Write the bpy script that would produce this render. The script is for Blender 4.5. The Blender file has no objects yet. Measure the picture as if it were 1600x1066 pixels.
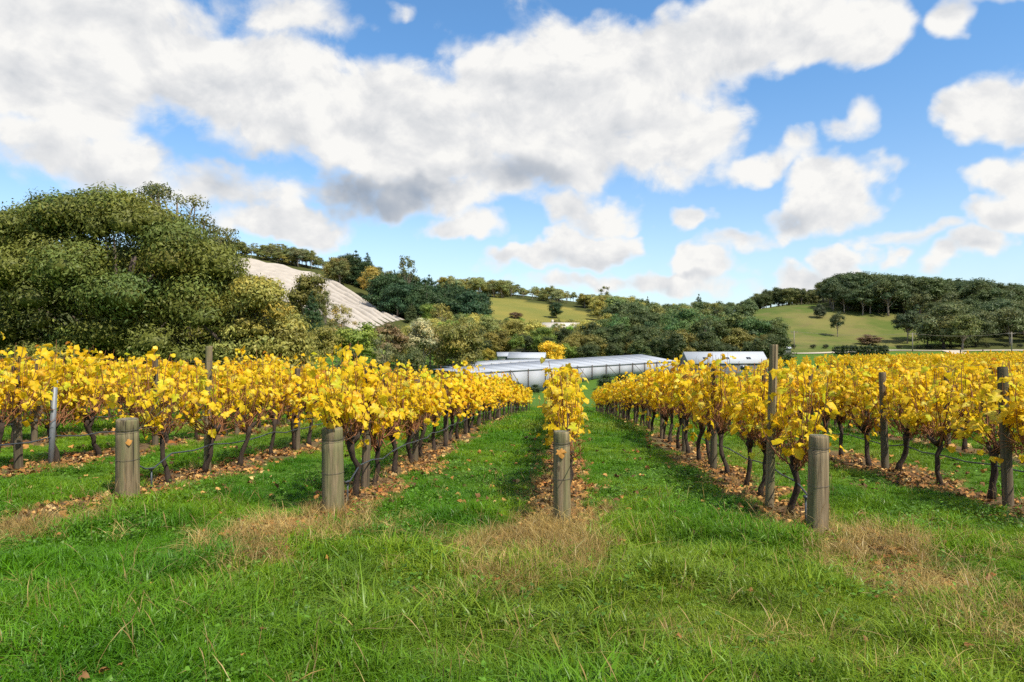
import bpy, math, random
import numpy as np
from mathutils import Vector, Matrix

random.seed(7)
RNG = np.random.default_rng(11)
scene = bpy.context.scene
COL = scene.collection
pi = math.pi

# ------------------------------------------------------------------ camera
YAW = math.radians(4.18)                    # the rows run along +Y, the lens looks a little left of them
CA, SA = math.cos(YAW), math.sin(YAW)
FPX = 1067.0                                # focal length in photograph pixels (24 mm on 36 mm)
CAM_Z = 1.58
cam_d = bpy.data.cameras.new('camera')
cam_d.lens = 24.0
cam_d.sensor_width = 36.0
cam_d.clip_start = 0.05
cam_d.clip_end = 20000
cam = bpy.data.objects.new('camera', cam_d)
COL.objects.link(cam)
cam.location = (0, 0, CAM_Z)
cam.rotation_euler = (pi / 2, 0, YAW)
scene.camera = cam


def at(px, py, D):
    """world point seen at a photograph pixel at depth D metres"""
    u = (px - 800.0) / FPX
    v = (533.0 - py) / FPX
    return np.array([D * (u * CA - SA), D * (u * SA + CA), CAM_Z + D * v])


def pix(x, y, z):
    xc = x * CA + y * SA
    yc = -x * SA + y * CA
    return 800 + FPX * xc / yc, 533 - FPX * (z - CAM_Z) / yc, yc


# ------------------------------------------------------------------ render settings
scene.view_settings.view_transform = 'Standard'
scene.view_settings.look = 'None'
scene.view_settings.gamma = 1.0
scene.view_settings.use_curve_mapping = False
scene.view_settings.exposure = 0.49
scene.render.engine = 'CYCLES'
cy = scene.cycles
cy.max_bounces = 4
cy.diffuse_bounces = 2
cy.adaptive_threshold = 0.02
cy.glossy_bounces = 2
cy.transmission_bounces = 4
cy.transparent_max_bounces = 6
cy.caustics_reflective = False
cy.caustics_refractive = False
cy.use_denoising = False
cy.sample_clamp_indirect = 4.0
cy.blur_glossy = 1.0

# ------------------------------------------------------------------ sun and sky
SUN_EL = math.radians(54)
TH = math.radians(45)
sx, sy = math.sin(TH), -math.cos(TH)
SUN = Vector(((sx * CA - sy * SA) * math.cos(SUN_EL), (sx * SA + sy * CA) * math.cos(SUN_EL), math.sin(SUN_EL)))
sun_d = bpy.data.lights.new('sun', 'SUN')
sun_d.energy = 4.6
sun_d.angle = math.radians(0.55)
sun_d.color = (1.0, 0.93, 0.82)
sun = bpy.data.objects.new('sun', sun_d)
COL.objects.link(sun)
sun.rotation_euler = SUN.to_track_quat('Z', 'Y').to_euler()
sun.location = (60, -20, 80)


class NT:
    """small helper for building node trees"""
    def __init__(self, tree):
        self.t = tree
        self.n = tree.nodes
        self.l = tree.links

    def new(self, typ, **kw):
        nd = self.n.new(typ)
        for k, v in kw.items():
            setattr(nd, k, v)
        return nd

    def put(self, sock, v):
        if isinstance(v, bpy.types.NodeSocket):
            self.l.new(v, sock)
        else:
            sock.default_value = v

    def m(self, op, a, b=None, c=None, clamp=False):
        nd = self.new('ShaderNodeMath', operation=op, use_clamp=clamp)
        self.put(nd.inputs[0], a)
        if b is not None:
            self.put(nd.inputs[1], b)
        if c is not None:
            self.put(nd.inputs[2], c)
        return nd.outputs[0]

    def vm(self, op, a, b=None, c=None, out=0):
        nd = self.new('ShaderNodeVectorMath', operation=op)
        self.put(nd.inputs[0], a)
        if b is not None:
            self.put(nd.inputs[1], b)
        if c is not None:
            if op == 'SCALE':
                self.put(nd.inputs[3], c)
            else:
                self.put(nd.inputs[2], c)
        return nd.outputs[out]

    def step(self, v, a, b, lo=0.0, hi=1.0):
        nd = self.new('ShaderNodeMapRange', interpolation_type='SMOOTHSTEP')
        self.put(nd.inputs['Value'], v)
        self.put(nd.inputs['From Min'], a)
        self.put(nd.inputs['From Max'], b)
        self.put(nd.inputs['To Min'], lo)
        self.put(nd.inputs['To Max'], hi)
        return nd.outputs[0]

    def noise(self, vec, scale, detail=4, rough=0.5, dist=0.0, lac=2.0, typ='FBM'):
        nd = self.new('ShaderNodeTexNoise', noise_dimensions='3D', noise_type=typ)
        if vec is not None:
            self.put(nd.inputs['Vector'], vec)
        nd.inputs['Scale'].default_value = scale
        nd.inputs['Detail'].default_value = detail
        nd.inputs['Roughness'].default_value = rough
        nd.inputs['Distortion'].default_value = dist
        nd.inputs['Lacunarity'].default_value = lac
        return nd.outputs['Fac']

    def mix(self, f, a, b, blend='MIX'):
        nd = self.new('ShaderNodeMix', data_type='RGBA', blend_type=blend)
        self.put(nd.inputs[0], f)
        self.put(nd.inputs[6], a)
        self.put(nd.inputs[7], b)
        return nd.outputs[2]

    def ramp(self, f, stops):
        nd = self.new('ShaderNodeValToRGB')
        el = nd.color_ramp.elements
        while len(el) < len(stops):
            el.new(0.5)
        for e, (p, c) in zip(el, stops):
            e.position = p
            e.color = (*c, 1.0)
        self.put(nd.inputs[0], f)
        return nd.outputs[0]

    def sep(self, v):
        nd = self.new('ShaderNodeSeparateXYZ')
        self.put(nd.inputs[0], v)
        return nd.outputs

    def comb(self, x, y, z):
        nd = self.new('ShaderNodeCombineXYZ')
        for s, v in zip(nd.inputs, (x, y, z)):
            self.put(s, v)
        return nd.outputs[0]


# clouds: centre px, centre py, radius x, radius y, weight (photograph pixels are turned into azimuth and elevation)
CLOUDS = [
    (140, 5, 250, 80, .95), (330, 290, 150, 40, .6),     (60, 90, 330, 125, 1.0), (330, 125, 250, 105, 1.0), (520, 185, 220, 100, .95), (655, 220, 170, 90, .85),
    (860, 175, 180, 130, 1.0), (990, 110, 190, 95, .9), (1060, 210, 130, 80, .75), (1190, 60, 190, 80, .95),
    (1330, 60, 110, 70, .8), (900, 70, 120, 60, .6), (640, 300, 170, 48, .72), (760, 265, 150, 65, .7),
    (470, 25, 130, 60, .62), (620, 18, 40, 25, .4), (130, 245, 150, 60, .62), (20, 270, 100, 45, .5), (430, 342, 130, 32, .72),
    (740, 357, 72, 30, .6), (905, 325, 104, 38, .64), (1070, 345, 50, 26, .7), (925, 388, 62, 42, .8),
    (860, 408, 74, 24, .68), (1090, 412, 62, 32, .8), (1315, 305, 105, 62, .95), (1300, 262, 60, 30, .5), (1250, 354, 86, 26, .62),
    (1405, 376, 90, 22, .6), (1545, 170, 120, 55, .9), (1590, 275, 75, 60, .8), (1570, 345, 95, 45, .85),
    (1500, 402, 75, 32, .75), (1510, 38, 85, 52, .8), (1560, 5, 90, 24, .6), (1190, 258, 76, 32, .62), (1270, 232, 66, 32, .58),
    (1040, 258, 70, 50, .5), (1345, 200, 40, 34, .5), (1262, 428, 66, 24, .72), (1328, 413, 54, 30, .8),
    (1395, 405, 26, 18, .62), (1155, 380, 76, 22, .62), (1225, 376, 40, 18, .55), (1440, 370, 60, 20, .6), (1160, 420, 40, 14, .45), (820, 40, 60, 60, .35), (250, 250, 60, 30, .3), (1000, 448, 270, 20, .58), (780, 420, 60, 14, .3)]


SHADES = [
    (330, 300, 130, 45, .5),  # the grey undersides
    (590, 305, 170, 52, .85), (720, 268, 130, 36, .5), (800, 272, 130, 50, .66), (330, 250, 190, 44, .50), (120, 170, 200, 60, .12), (480, 25, 150, 50, .30), (920, 255, 110, 45, .38), (1000, 240, 90, 40, .25),
    (1255, 345, 75, 26, 0.38), (880, 408, 70, 18, 0.38), (1065, 432, 50, 12, 0.46), (1555, 352, 70, 26, 0.38), (1490, 412, 55, 18, 0.34), (1270, 432, 60, 12, 0.25),
    (745, 368, 60, 16, 0.22), (900, 342, 80, 14, 0.19), (100, 265, 130, 40, 0.17), (440, 356, 100, 14, 0.19), (1080, 215, 90, 40, 0.14), (1250, 110, 110, 22, 0.10)]


def azel(px, py):
    p = at(px, py, 1.0) - np.array([0, 0, CAM_Z])
    p /= np.linalg.norm(p)
    return math.atan2(p[0], p[1]), math.asin(p[2])


def cloud_group():
    g = bpy.data.node_groups.new('cloud_density', 'ShaderNodeTree')
    g.interface.new_socket('Direction', in_out='INPUT', socket_type='NodeSocketVector')
    g.interface.new_socket('Mass', in_out='OUTPUT', socket_type='NodeSocketFloat')
    g.interface.new_socket('Grey', in_out='OUTPUT', socket_type='NodeSocketFloat')
    q = NT(g)
    gi = q.new('NodeGroupInput')
    go = q.new('NodeGroupOutput')
    d = q.vm('NORMALIZE', gi.outputs[0])
    x, y, z = q.sep(d)
    az = q.m('ARCTAN2', x, y)
    el = q.m('ARCSINE', z)
    # a gentle warp so that no ellipse shows
    nz = q.new('ShaderNodeTexNoise', noise_dimensions='3D')
    q.put(nz.inputs['Vector'], d)
    nz.inputs['Scale'].default_value = 6.5
    nz.inputs['Detail'].default_value = 4.0
    nz.inputs['Roughness'].default_value = 0.6
    wv = q.vm('SUBTRACT', nz.outputs['Color'], (.5, .5, .5))
    p = q.vm('MULTIPLY_ADD', wv, (0.20, 0.12, 0.0), q.comb(az, el, 0.0))
    tot = None
    def ell(px, py, rx, ry):
        a0, e0 = azel(px, py)
        a1, _ = azel(px + rx, py)
        _, e1 = azel(px, py - ry)
        ia, ie = 1.0 / abs(a1 - a0), 1.0 / abs(e1 - e0)
        v = q.vm('MULTIPLY_ADD', p, (ia, ie, 0), (-a0 * ia, -e0 * ie, 0))
        return q.vm('DOT_PRODUCT', v, v, out=1)
    for px, py, rx, ry, w in CLOUDS:
        b = q.m('MULTIPLY_ADD', ell(px, py, rx, ry), -w * .8, 1.15 * w)
        tot = b if tot is None else q.m('SMOOTH_MAX', tot, b, 0.2)
    tot = q.m('MAXIMUM', tot, 0.0)
    sh = None
    for px, py, rx, ry, w in SHADES:
        b = q.m('MULTIPLY_ADD', ell(px, py, rx, ry), -w, w)
        sh = b if sh is None else q.m('SMOOTH_MAX', sh, b, 0.2)
    q.l.new(q.m('MAXIMUM', sh, 0.0), go.inputs[1])
    # outside the frame the same kind of sky goes on
    other = q.m('MULTIPLY', q.m('SUBTRACT', q.noise(q.comb(q.m('DIVIDE', x, q.m('ADD', q.m('ABSOLUTE', z), .3)), q.m('DIVIDE', y, q.m('ADD', q.m('ABSOLUTE', z), .3)), 0.0), 1.3, 3), 0.42), 4.5)
    win = q.m('MULTIPLY', q.step(q.m('ABSOLUTE', q.m('ADD', az, YAW)), 0.66, 0.80, 1.0, 0.0), q.step(el, 0.50, 0.62, 1.0, 0.0))
    mass = q.m('ADD', q.m('MULTIPLY', tot, win), q.m('MULTIPLY', q.m('MAXIMUM', other, 0.0), q.m('SUBTRACT', 1.0, win)))
    q.l.new(mass, go.inputs[0])
    return g


def cloud_detail_group():
    g = bpy.data.node_groups.new('cloud_detail', 'ShaderNodeTree')
    g.interface.new_socket('Direction', in_out='INPUT', socket_type='NodeSocketVector')
    g.interface.new_socket('Fine', in_out='OUTPUT', socket_type='NodeSocketFloat')
    q = NT(g)
    gi = q.new('NodeGroupInput')
    go = q.new('NodeGroupOutput')
    d = q.vm('NORMALIZE', gi.outputs[0])
    p = q.vm('MULTIPLY', d, (1.0, 1.0, 1.25))
    n1 = q.noise(p, 9.0, 7, 0.60, 0.25)
    vo = q.new('ShaderNodeTexVoronoi', voronoi_dimensions='3D', feature='SMOOTH_F1', normalize=True)
    warp = q.vm('MULTIPLY_ADD', q.comb(n1, n1, n1), (.05, .05, .05), p)
    q.put(vo.inputs['Vector'], warp)
    vo.inputs['Scale'].default_value = 19.0
    vo.inputs['Detail'].default_value = 1.0
    vo.inputs['Roughness'].default_value = 0.5
    vo.inputs['Smoothness'].default_value = 0.35
    puff = q.m('SUBTRACT', 0.45, vo.outputs['Distance'])
    fine = q.m('ADD', q.m('MULTIPLY', q.m('SUBTRACT', n1, 0.5), 3.0), q.m('MULTIPLY', puff, 1.35))
    q.l.new(fine, go.inputs[0])
    return g


world = bpy.data.worlds.new('World')
scene.world = world
world.use_nodes = True
W = NT(world.node_tree)
W.n.clear()
sky = W.new('ShaderNodeTexSky', sky_type='NISHITA', sun_disc=False)
sky.sun_elevation = SUN_EL
sky.sun_rotation = math.atan2(SUN.x, SUN.y)
sky.altitude = 300
sky.air_density = 1.0
sky.dust_density = 0.25
sky.ozone_density = 2.6
geo = W.new('ShaderNodeTexCoord')
D0 = geo.outputs['Generated']
gm, gd = cloud_group(), cloud_detail_group()


def grp(g, vec):
    nd = W.new('ShaderNodeGroup')
    nd.node_tree = g
    W.put(nd.inputs[0], vec)
    return nd.outputs[0]


gnode = W.new('ShaderNodeGroup')
gnode.node_tree = gm
W.put(gnode.inputs[0], D0)
mass0, grey0 = gnode.outputs[0], gnode.outputs[1]
fine0 = grp(gd, D0)
fine1 = grp(gd, W.vm('ADD', D0, (0.018, 0.0, 0.026)))
dens = W.m('SUBTRACT', W.m('MULTIPLY_ADD', fine0, 0.46, mass0), 0.40)
alpha = W.step(dens, -0.10, 0.37)
thick = W.step(dens, 0.05, 0.75)
# bright where little cloud lies towards the sun, grey undersides, fine relief
relief = W.m('MULTIPLY', W.m('SUBTRACT', fine0, fine1), W.step(dens, 0.05, 0.35))
lit = W.m('MULTIPLY_ADD', relief, 0.26, 0.96)
lit = W.m('SUBTRACT', lit, W.m('MULTIPLY', thick, 0.045))
grey = W.m('MULTIPLY', W.m('MULTIPLY_ADD', fine0, 0.28, grey0), W.step(grey0, 0.0, 0.75), clamp=True)
lit = W.m('SUBTRACT', lit, W.m('MULTIPLY', grey, 0.50), clamp=True)
ccol = W.ramp(lit, [(0.0, (.17, .25, .37)), (0.35, (.34, .42, .54)), (0.65, (.62, .66, .72)), (0.90, (.95, .955, .96)), (1.0, (1.10, 1.09, 1.06))])
CLOUD_GAIN = 0.62
SKY_STR = 0.13
csc = W.vm('SCALE', ccol, None, CLOUD_GAIN / SKY_STR)
hi_ = W.step(W.sep(D0)[2], 0.05, 0.42)
skyc = W.mix(1.0, sky.outputs[0], W.mix(hi_, (1.02, 1.0, .98, 1), (.70, 1.0, 1.14, 1)), 'MULTIPLY')
low = W.m('MULTIPLY', W.step(W.sep(D0)[2], 0.0, 0.17, 1.0, 0.0), W.m('MULTIPLY_ADD', fine0, 0.25, 0.45), clamp=True)
skyc = W.mix(low, skyc, (2.6, 3.8, 4.7, 1))
out_c = W.mix(W.m('MULTIPLY', alpha, W.step(W.sep(D0)[2], -0.02, 0.03)), skyc, csc)
bg = W.new('ShaderNodeBackground')
W.put(bg.inputs['Color'], out_c)
bg.inputs['Strength'].default_value = SKY_STR
wo = W.new('ShaderNodeOutputWorld')
W.l.new(bg.outputs[0], wo.inputs[0])
world.cycles.sampling_method = 'MANUAL'
world.cycles.sample_map_resolution = 512


# ------------------------------------------------------------------ helpers
def link(name, data, parent=None, loc=None, rot=None):
    o = bpy.data.objects.new(name, data)
    COL.objects.link(o)
    if parent is not None:
        o.parent = parent
    if loc is not None:
        o.location = tuple(float(c) for c in loc)
    if rot is not None:
        o.rotation_euler = rot
    return o


def tag(o, label=None, cat=None, group=None, kind=None):
    if label:
        o['label'] = label
    if cat:
        o['category'] = cat
    if group:
        o['group'] = group
    if kind:
        o['kind'] = kind
    return o


def thing(name, label, cat, loc, rotz=0.0, group=None):
    o = link(name, None, None, loc, (0, 0, rotz))
    o.empty_display_size = 0.1
    return tag(o, label, cat, group)


def np_mesh(name, V, polys, mat, tint=None, smooth=False, extra=None):
    """polys: list of (n,k) integer arrays; tint: (nv,3)"""
    me = bpy.data.meshes.new(name)
    V = np.asarray(V, dtype=np.float32)
    polys = [np.asarray(p, dtype=np.int32) for p in polys if len(p)]
    loops = np.concatenate([p.ravel() for p in polys])
    tot = np.concatenate([np.full(len(p), p.shape[1], dtype=np.int32) for p in polys])
    start = np.concatenate([[0], np.cumsum(tot)[:-1]]).astype(np.int32)
    me.vertices.add(len(V))
    me.vertices.foreach_set('co', V.ravel())
    me.loops.add(len(loops))
    me.loops.foreach_set('vertex_index', loops)
    me.polygons.add(len(tot))
    me.polygons.foreach_set('loop_start', start)
    me.polygons.foreach_set('loop_total', tot)
    if smooth:
        me.polygons.foreach_set('use_smooth', np.ones(len(tot), dtype=bool))
    if tint is not None:
        a = me.attributes.new('tint', 'FLOAT_COLOR', 'POINT')
        c = np.ones((len(V), 4), dtype=np.float32)
        c[:, :3] = tint
        a.data.foreach_set('color', c.ravel())
    for k, arr in (extra or {}).items():
        a = me.attributes.new(k, 'FLOAT', 'POINT')
        a.data.foreach_set('value', np.asarray(arr, dtype=np.float32))
    if mat is not None:
        me.materials.append(mat)
    me.update(calc_edges=True)
    return me


class MB:
    """collects polygons; one build() is one mesh"""
    def __init__(self):
        self.V = []
        self.Q = []
        self.T = []
        self.P = []
        self.n = 0

    def add(self, V, quads=(), tris=(), ngons=()):
        V = np.asarray(V, float).reshape(-1, 3)
        self.V.append(V)
        if len(quads):
            self.Q.append(np.asarray(quads) + self.n)
        if len(tris):
            self.T.append(np.asarray(tris) + self.n)
        for g in ngons:
            self.P.append(np.asarray(g)[None, :] + self.n)
        self.n += len(V)

    def tube(self, pts, radii, sides=6, cap=True):
        P = np.asarray(pts, float)
        R = np.broadcast_to(np.asarray(radii, float), (len(P),))
        T = np.gradient(P, axis=0)
        T /= np.linalg.norm(T, axis=1)[:, None] + 1e-9
        ref = np.array([0.31, 0.17, 0.93]) if abs(T[0][2]) < 0.8 else np.array([0.95, 0.2, 0.1])
        A = np.cross(T, ref)
        A /= np.linalg.norm(A, axis=1)[:, None] + 1e-9
        B = np.cross(T, A)
        ang = np.arange(sides) * 2 * pi / sides
        V = P[:, None, :] + R[:, None, None] * (np.cos(ang)[None, :, None] * A[:, None, :] + np.sin(ang)[None, :, None] * B[:, None, :])
        n = len(P)
        i, j = np.meshgrid(np.arange(n - 1), np.arange(sides), indexing='ij')
        j2 = (j + 1) % sides
        Q = np.stack([i * sides + j, i * sides + j2, (i + 1) * sides + j2, (i + 1) * sides + j], -1).reshape(-1, 4)
        caps = [np.arange(sides)[::-1], (n - 1) * sides + np.arange(sides)] if cap and sides > 2 else []
        self.add(V.reshape(-1, 3), Q, ngons=caps)

    def box(self, c, s, rz=0.0):
        c = np.asarray(c, float)
        h = np.asarray(s, float) / 2
        k = np.array([[a, b, d] for d in (-1, 1) for a, b in ((-1, -1), (1, -1), (1, 1), (-1, 1))], float) * h
        cr, sr = math.cos(rz), math.sin(rz)
        k = np.stack([k[:, 0] * cr - k[:, 1] * sr, k[:, 0] * sr + k[:, 1] * cr, k[:, 2]], 1) + c
        self.add(k, [(3, 2, 1, 0), (4, 5, 6, 7), (0, 1, 5, 4), (1, 2, 6, 5), (2, 3, 7, 6), (3, 0, 4, 7)])

    def mesh(self, name, mat, smooth=False):
        V = np.concatenate(self.V)
        return np_mesh(name, V, [a for a in self.Q + self.T + self.P], mat, smooth=smooth)

    def build(self, name, mat, parent=None, loc=None, rot=None, smooth=False):
        return link(name, self.mesh(name, mat, smooth), parent, loc, rot)


def rand_rot(n, rng):
    q = rng.normal(size=(n, 4))
    q /= np.linalg.norm(q, axis=1)[:, None]
    w, x, y, z = q.T
    return np.stack([np.stack([1 - 2 * (y * y + z * z), 2 * (x * y - z * w), 2 * (x * z + y * w)], -1),
                     np.stack([2 * (x * y + z * w), 1 - 2 * (x * x + z * z), 2 * (y * z - x * w)], -1),
                     np.stack([2 * (x * z - y * w), 2 * (y * z + x * w), 1 - 2 * (x * x + y * y)], -1)], 1)


def frame_from(normal, tip):
    """rotation matrices with local Z = normal and local Y as near to tip as it can be"""
    n = normal / (np.linalg.norm(normal, axis=1)[:, None] + 1e-9)
    y = tip - (tip * n).sum(1)[:, None] * n
    y /= np.linalg.norm(y, axis=1)[:, None] + 1e-9
    x = np.cross(y, n)
    return np.stack([x, y, n], -1)


def spread(template_v, R, S, P):
    """copies of a small template: rotation matrices, scales, positions"""
    return (np.einsum('nij,mj->nmi', R, template_v) * np.asarray(S)[:, None, None] + P[:, None, :]).reshape(-1, 3)


def spread_faces(f, n, m):
    f = np.asarray(f)
    return (f[None, :, :] + (np.arange(n) * m)[:, None, None]).reshape(-1, f.shape[1])


# ------------------------------------------------------------------ materials
def mat_new(name):
    m = bpy.data.materials.new(name)
    m.use_nodes = True
    q = NT(m.node_tree)
    q.n.clear()
    o = q.new('ShaderNodeOutputMaterial')
    return m, q, o


def attr(q, name, kind='GEOMETRY'):
    return q.new('ShaderNodeAttribute', attribute_name=name, attribute_type=kind)


def leafy(q, o, col, trans=0.35, rough=0.5, spec=0.3, tcol=None):
    b = q.new('ShaderNodeBsdfPrincipled')
    q.put(b.inputs['Base Color'], col)
    b.inputs['Roughness'].default_value = rough
    b.inputs['Specular IOR Level'].default_value = spec
    t = q.new('ShaderNodeBsdfTranslucent')
    q.put(t.inputs['Color'], tcol if tcol is not None else col)
    mx = q.new('ShaderNodeMixShader')
    mx.inputs[0].default_value = trans
    q.l.new(b.outputs[0], mx.inputs[1])
    q.l.new(t.outputs[0], mx.inputs[2])
    q.l.new(mx.outputs[0], o.inputs[0])


def simple(name, col, rough=0.7, spec=0.3, scale=8.0, var=0.25, metal=0.0, bump=0.0, stretch=(1, 1, 1)):
    m, q, o = mat_new(name)
    tc = q.new('ShaderNodeTexCoord')
    v = q.vm('MULTIPLY', tc.outputs['Object'], stretch)
    n = q.noise(v, scale, 5, 0.6)
    c = q.mix(n, tuple(x * (1 - var) for x in col) + (1,), tuple(min(1, x * (1 + var)) for x in col) + (1,))
    b = q.new('ShaderNodeBsdfPrincipled')
    q.put(b.inputs['Base Color'], c)
    b.inputs['Roughness'].default_value = rough
    b.inputs['Specular IOR Level'].default_value = spec
    b.inputs['Metallic'].default_value = metal
    if bump:
        bp = q.new('ShaderNodeBump')
        bp.inputs['Strength'].default_value = bump
        bp.inputs['Distance'].default_value = 0.02
        q.put(bp.inputs['Height'], n)
        q.l.new(bp.outputs[0], b.inputs['Normal'])
    q.l.new(b.outputs[0], o.inputs[0])
    return m


# tree foliage: colour of the tree (object colour) times the variation of each spray
M_TREE, q, o = mat_new('tree_foliage')
oi = q.new('ShaderNodeObjectInfo')
leafy(q, o, q.mix(1.0, oi.outputs['Color'], attr(q, 'tint').outputs['Color'], 'MULTIPLY'), 0.30, 0.55, 0.3)
# vine leaves
M_VLEAF, q, o = mat_new('vine_leaf')
tcv = q.new('ShaderNodeTexCoord')
spots = q.step(q.noise(tcv.outputs['Object'], 55, 3, 0.6), 0.62, 0.72)
vcol = q.mix(q.m('MULTIPLY', spots, 0.55), attr(q, 'tint').outputs['Color'], (.30, .12, .02, 1))
leafy(q, o, vcol, 0.5, 0.5, 0.3)
# grass blades
M_GRASS, q, o = mat_new('grass_blade')
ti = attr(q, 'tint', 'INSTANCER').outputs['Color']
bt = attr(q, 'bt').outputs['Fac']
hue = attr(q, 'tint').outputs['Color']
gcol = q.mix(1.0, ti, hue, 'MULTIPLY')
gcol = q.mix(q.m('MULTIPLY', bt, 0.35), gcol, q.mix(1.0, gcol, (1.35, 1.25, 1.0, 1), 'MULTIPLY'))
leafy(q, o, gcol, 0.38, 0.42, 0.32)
# fallen leaves
M_LITTER, q, o = mat_new('fallen_leaf')
leafy(q, o, q.mix(1.0, attr(q, 'tint', 'INSTANCER').outputs['Color'], attr(q, 'tint').outputs['Color'], 'MULTIPLY'), 0.15, 0.7, 0.2)

M_BARK = simple('gum_bark', (.26, .21, .16), 0.85, 0.2, 5, 0.4, bump=0.5, stretch=(3, 3, .6))
M_BARK_DARK = simple('dark_bark', (.085, .065, .05), 0.9, 0.2, 5, 0.4, bump=0.5, stretch=(3, 3, .6))
M_BARK_PALE = simple('pale_bark', (.46, .42, .36), 0.8, 0.2, 4, 0.3, bump=0.3, stretch=(2, 2, .5))
M_VBARK = simple('vine_bark', (.055, .040, .030), 0.95, 0.15, 22, 0.6, bump=1.0, stretch=(3, 3, .35))
M_CANE = simple('vine_cane', (.235, .098, .038), 0.7, 0.3, 9, 0.55)
M_STEEL = simple('galvanised_steel', (.20, .215, .23), 0.55, 0.4, 14, 0.3, metal=0.3)
M_WIRE = simple('fence_wire', (.12, .11, .10), 0.6, 0.3, 9, 0.3, metal=0.4)
M_POLY = simple('black_poly_pipe', (.045, .055, .065), 0.45, 0.5, 12, 0.3)
M_NET = simple('white_net', (.40, .355, .30), 0.9, 0.1, .35, 0.30, bump=.4, stretch=(1, 1, 1))
M_ROOFW = simple('white_roof', (.40, .425, .455), 0.7, 0.2, .6, 0.08)
M_NETROOF = simple('grey_net_roof', (.35, .375, .41), 0.9, 0.1, .5, 0.12)
M_CLAD = simple('grey_cladding', (.17, .175, .18), 0.7, 0.3, .8, 0.2)
M_CREAM = simple('cream_wall', (.55, .50, .42), 0.8, 0.2, 1, 0.1)
M_GLASS = simple('dark_window', (.03, .035, .045), 0.15, 0.6, 1, 0.1)
M_TIMBER = simple('grey_timber', (.24, .21, .17), 0.85, 0.2, 3, 0.3, stretch=(4, 4, .5))
M_TRACK = simple('pale_gravel', (.46, .40, .31), 0.95, 0.1, .4, 0.2)
M_NETWALL, q, o = mat_new('translucent_net')
bb = q.new('ShaderNodeBsdfPrincipled')
tcn = q.new('ShaderNodeTexCoord')
q.put(bb.inputs['Base Color'], q.mix(q.noise(tcn.outputs['Object'], 0.5, 5, .6), (.46, .48, .52, 1), (.62, .63, .66, 1)))
bb.inputs['Roughness'].default_value = 0.9
tt = q.new('ShaderNodeBsdfTranslucent')
tt.inputs[0].default_value = (.5, .5, .52, 1)
ms = q.new('ShaderNodeMixShader')
ms.inputs[0].default_value = 0.35
q.l.new(bb.outputs[0], ms.inputs[1])
q.l.new(tt.outputs[0], ms.inputs[2])
q.l.new(ms.outputs[0], o.inputs[0])


def wood_mat(name, dark, light, green):
    m, q, o = mat_new(name)
    tc = q.new('ShaderNodeTexCoord')
    oi = q.new('ShaderNodeObjectInfo')
    v = q.vm('ADD', tc.outputs['Object'], q.vm('SCALE', (13.0, 7.0, 5.0), None, oi.outputs['Random']))
    grain = q.step(q.noise(q.vm('MULTIPLY', v, (30, 30, 1.3)), 1.0, 6, 0.7, 0.4), .25, .75)
    broad = q.noise(q.vm('MULTIPLY', v, (9, 9, 1.1)), 1.0, 4, 0.6)
    crack = q.step(q.noise(q.vm('MULTIPLY', v, (24, 24, .7)), 1.0, 3, 0.5, 0.2), 0.60, 0.66)
    c = q.mix(grain, dark + (1,), light + (1,))
    c = q.mix(q.m('MULTIPLY', q.step(broad, 0.40, 0.60), 0.8), c, q.mix(grain, tuple(x * .45 for x in green) + (1,), green + (1,)))
    c = q.mix(q.m('MULTIPLY', crack, 0.8), c, (.03, .024, .018, 1))
    knots = q.step(q.noise(q.vm('MULTIPLY', v, (8, 8, 5)), 1.0, 2, 0.5), 0.70, 0.76)
    c = q.mix(q.m('MULTIPLY', knots, 0.6), c, (.06, .035, .02, 1))
    b = q.new('ShaderNodeBsdfPrincipled')
    q.put(b.inputs['Base Color'], c)
    b.inputs['Roughness'].default_value = 0.85
    b.inputs['Specular IOR Level'].default_value = 0.2
    bp = q.new('ShaderNodeBump')
    bp.inputs['Strength'].default_value = 0.7
    bp.inputs['Distance'].default_value = 0.006
    q.put(bp.inputs['Height'], q.m('SUBTRACT', grain, q.m('MULTIPLY', crack, 0.8)))
    q.l.new(bp.outputs[0], b.inputs['Normal'])
    q.l.new(b.outputs[0], o.inputs[0])
    return m


M_POST = wood_mat('treated_pine', (.10, .072, .042), (.33, .255, .15), (.19, .19, .085))
M_POSTTOP = wood_mat('weathered_end_grain', (.13, .11, .085), (.27, .235, .18), (.15, .16, .09))

M_POST2 = wood_mat('aged_trellis_wood', (.055, .040, .028), (.21, .16, .10), (.13, .115, .07))

# ------------------------------------------------------------------ terrain
ROW = 2.56
ROWS = range(-9, 12)


def start_y(k):
    return 7.28 - 0.22 * k


def end_y(k):
    return 52.0 if k > -5 else (40.0 if k > -7 else 30.0)


PROF_Y = np.arange(-60, 140, 0.5)
PROF_Z = np.interp(PROF_Y, [-60, 0, 7, 15, 22, 30, 38, 46, 58, 75, 100, 140], [2.9, 0, -.34, -.76, -1.16, -1.80, -2.55, -3.30, -4.2, -5.0, -5.9, -6.4])
_ker = np.exp(-np.linspace(-2, 2, 17) ** 2)
PROF_Z = np.convolve(np.pad(PROF_Z, 8, mode='reflect', reflect_type='odd'), _ker / _ker.sum(), 'valid')


def plane_z(x, y):
    ax = np.minimum(np.abs(x), 6.0)
    lat = 0.0045 * ax ** 2 + np.where(x > 0, 0.014, 0.024) * np.clip(np.abs(x) - 6.0, 0, 14)
    return np.interp(y, PROF_Y, PROF_Z) + lat * np.clip(1.0 - np.abs(y - 12) / 80, 0, 1)


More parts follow.
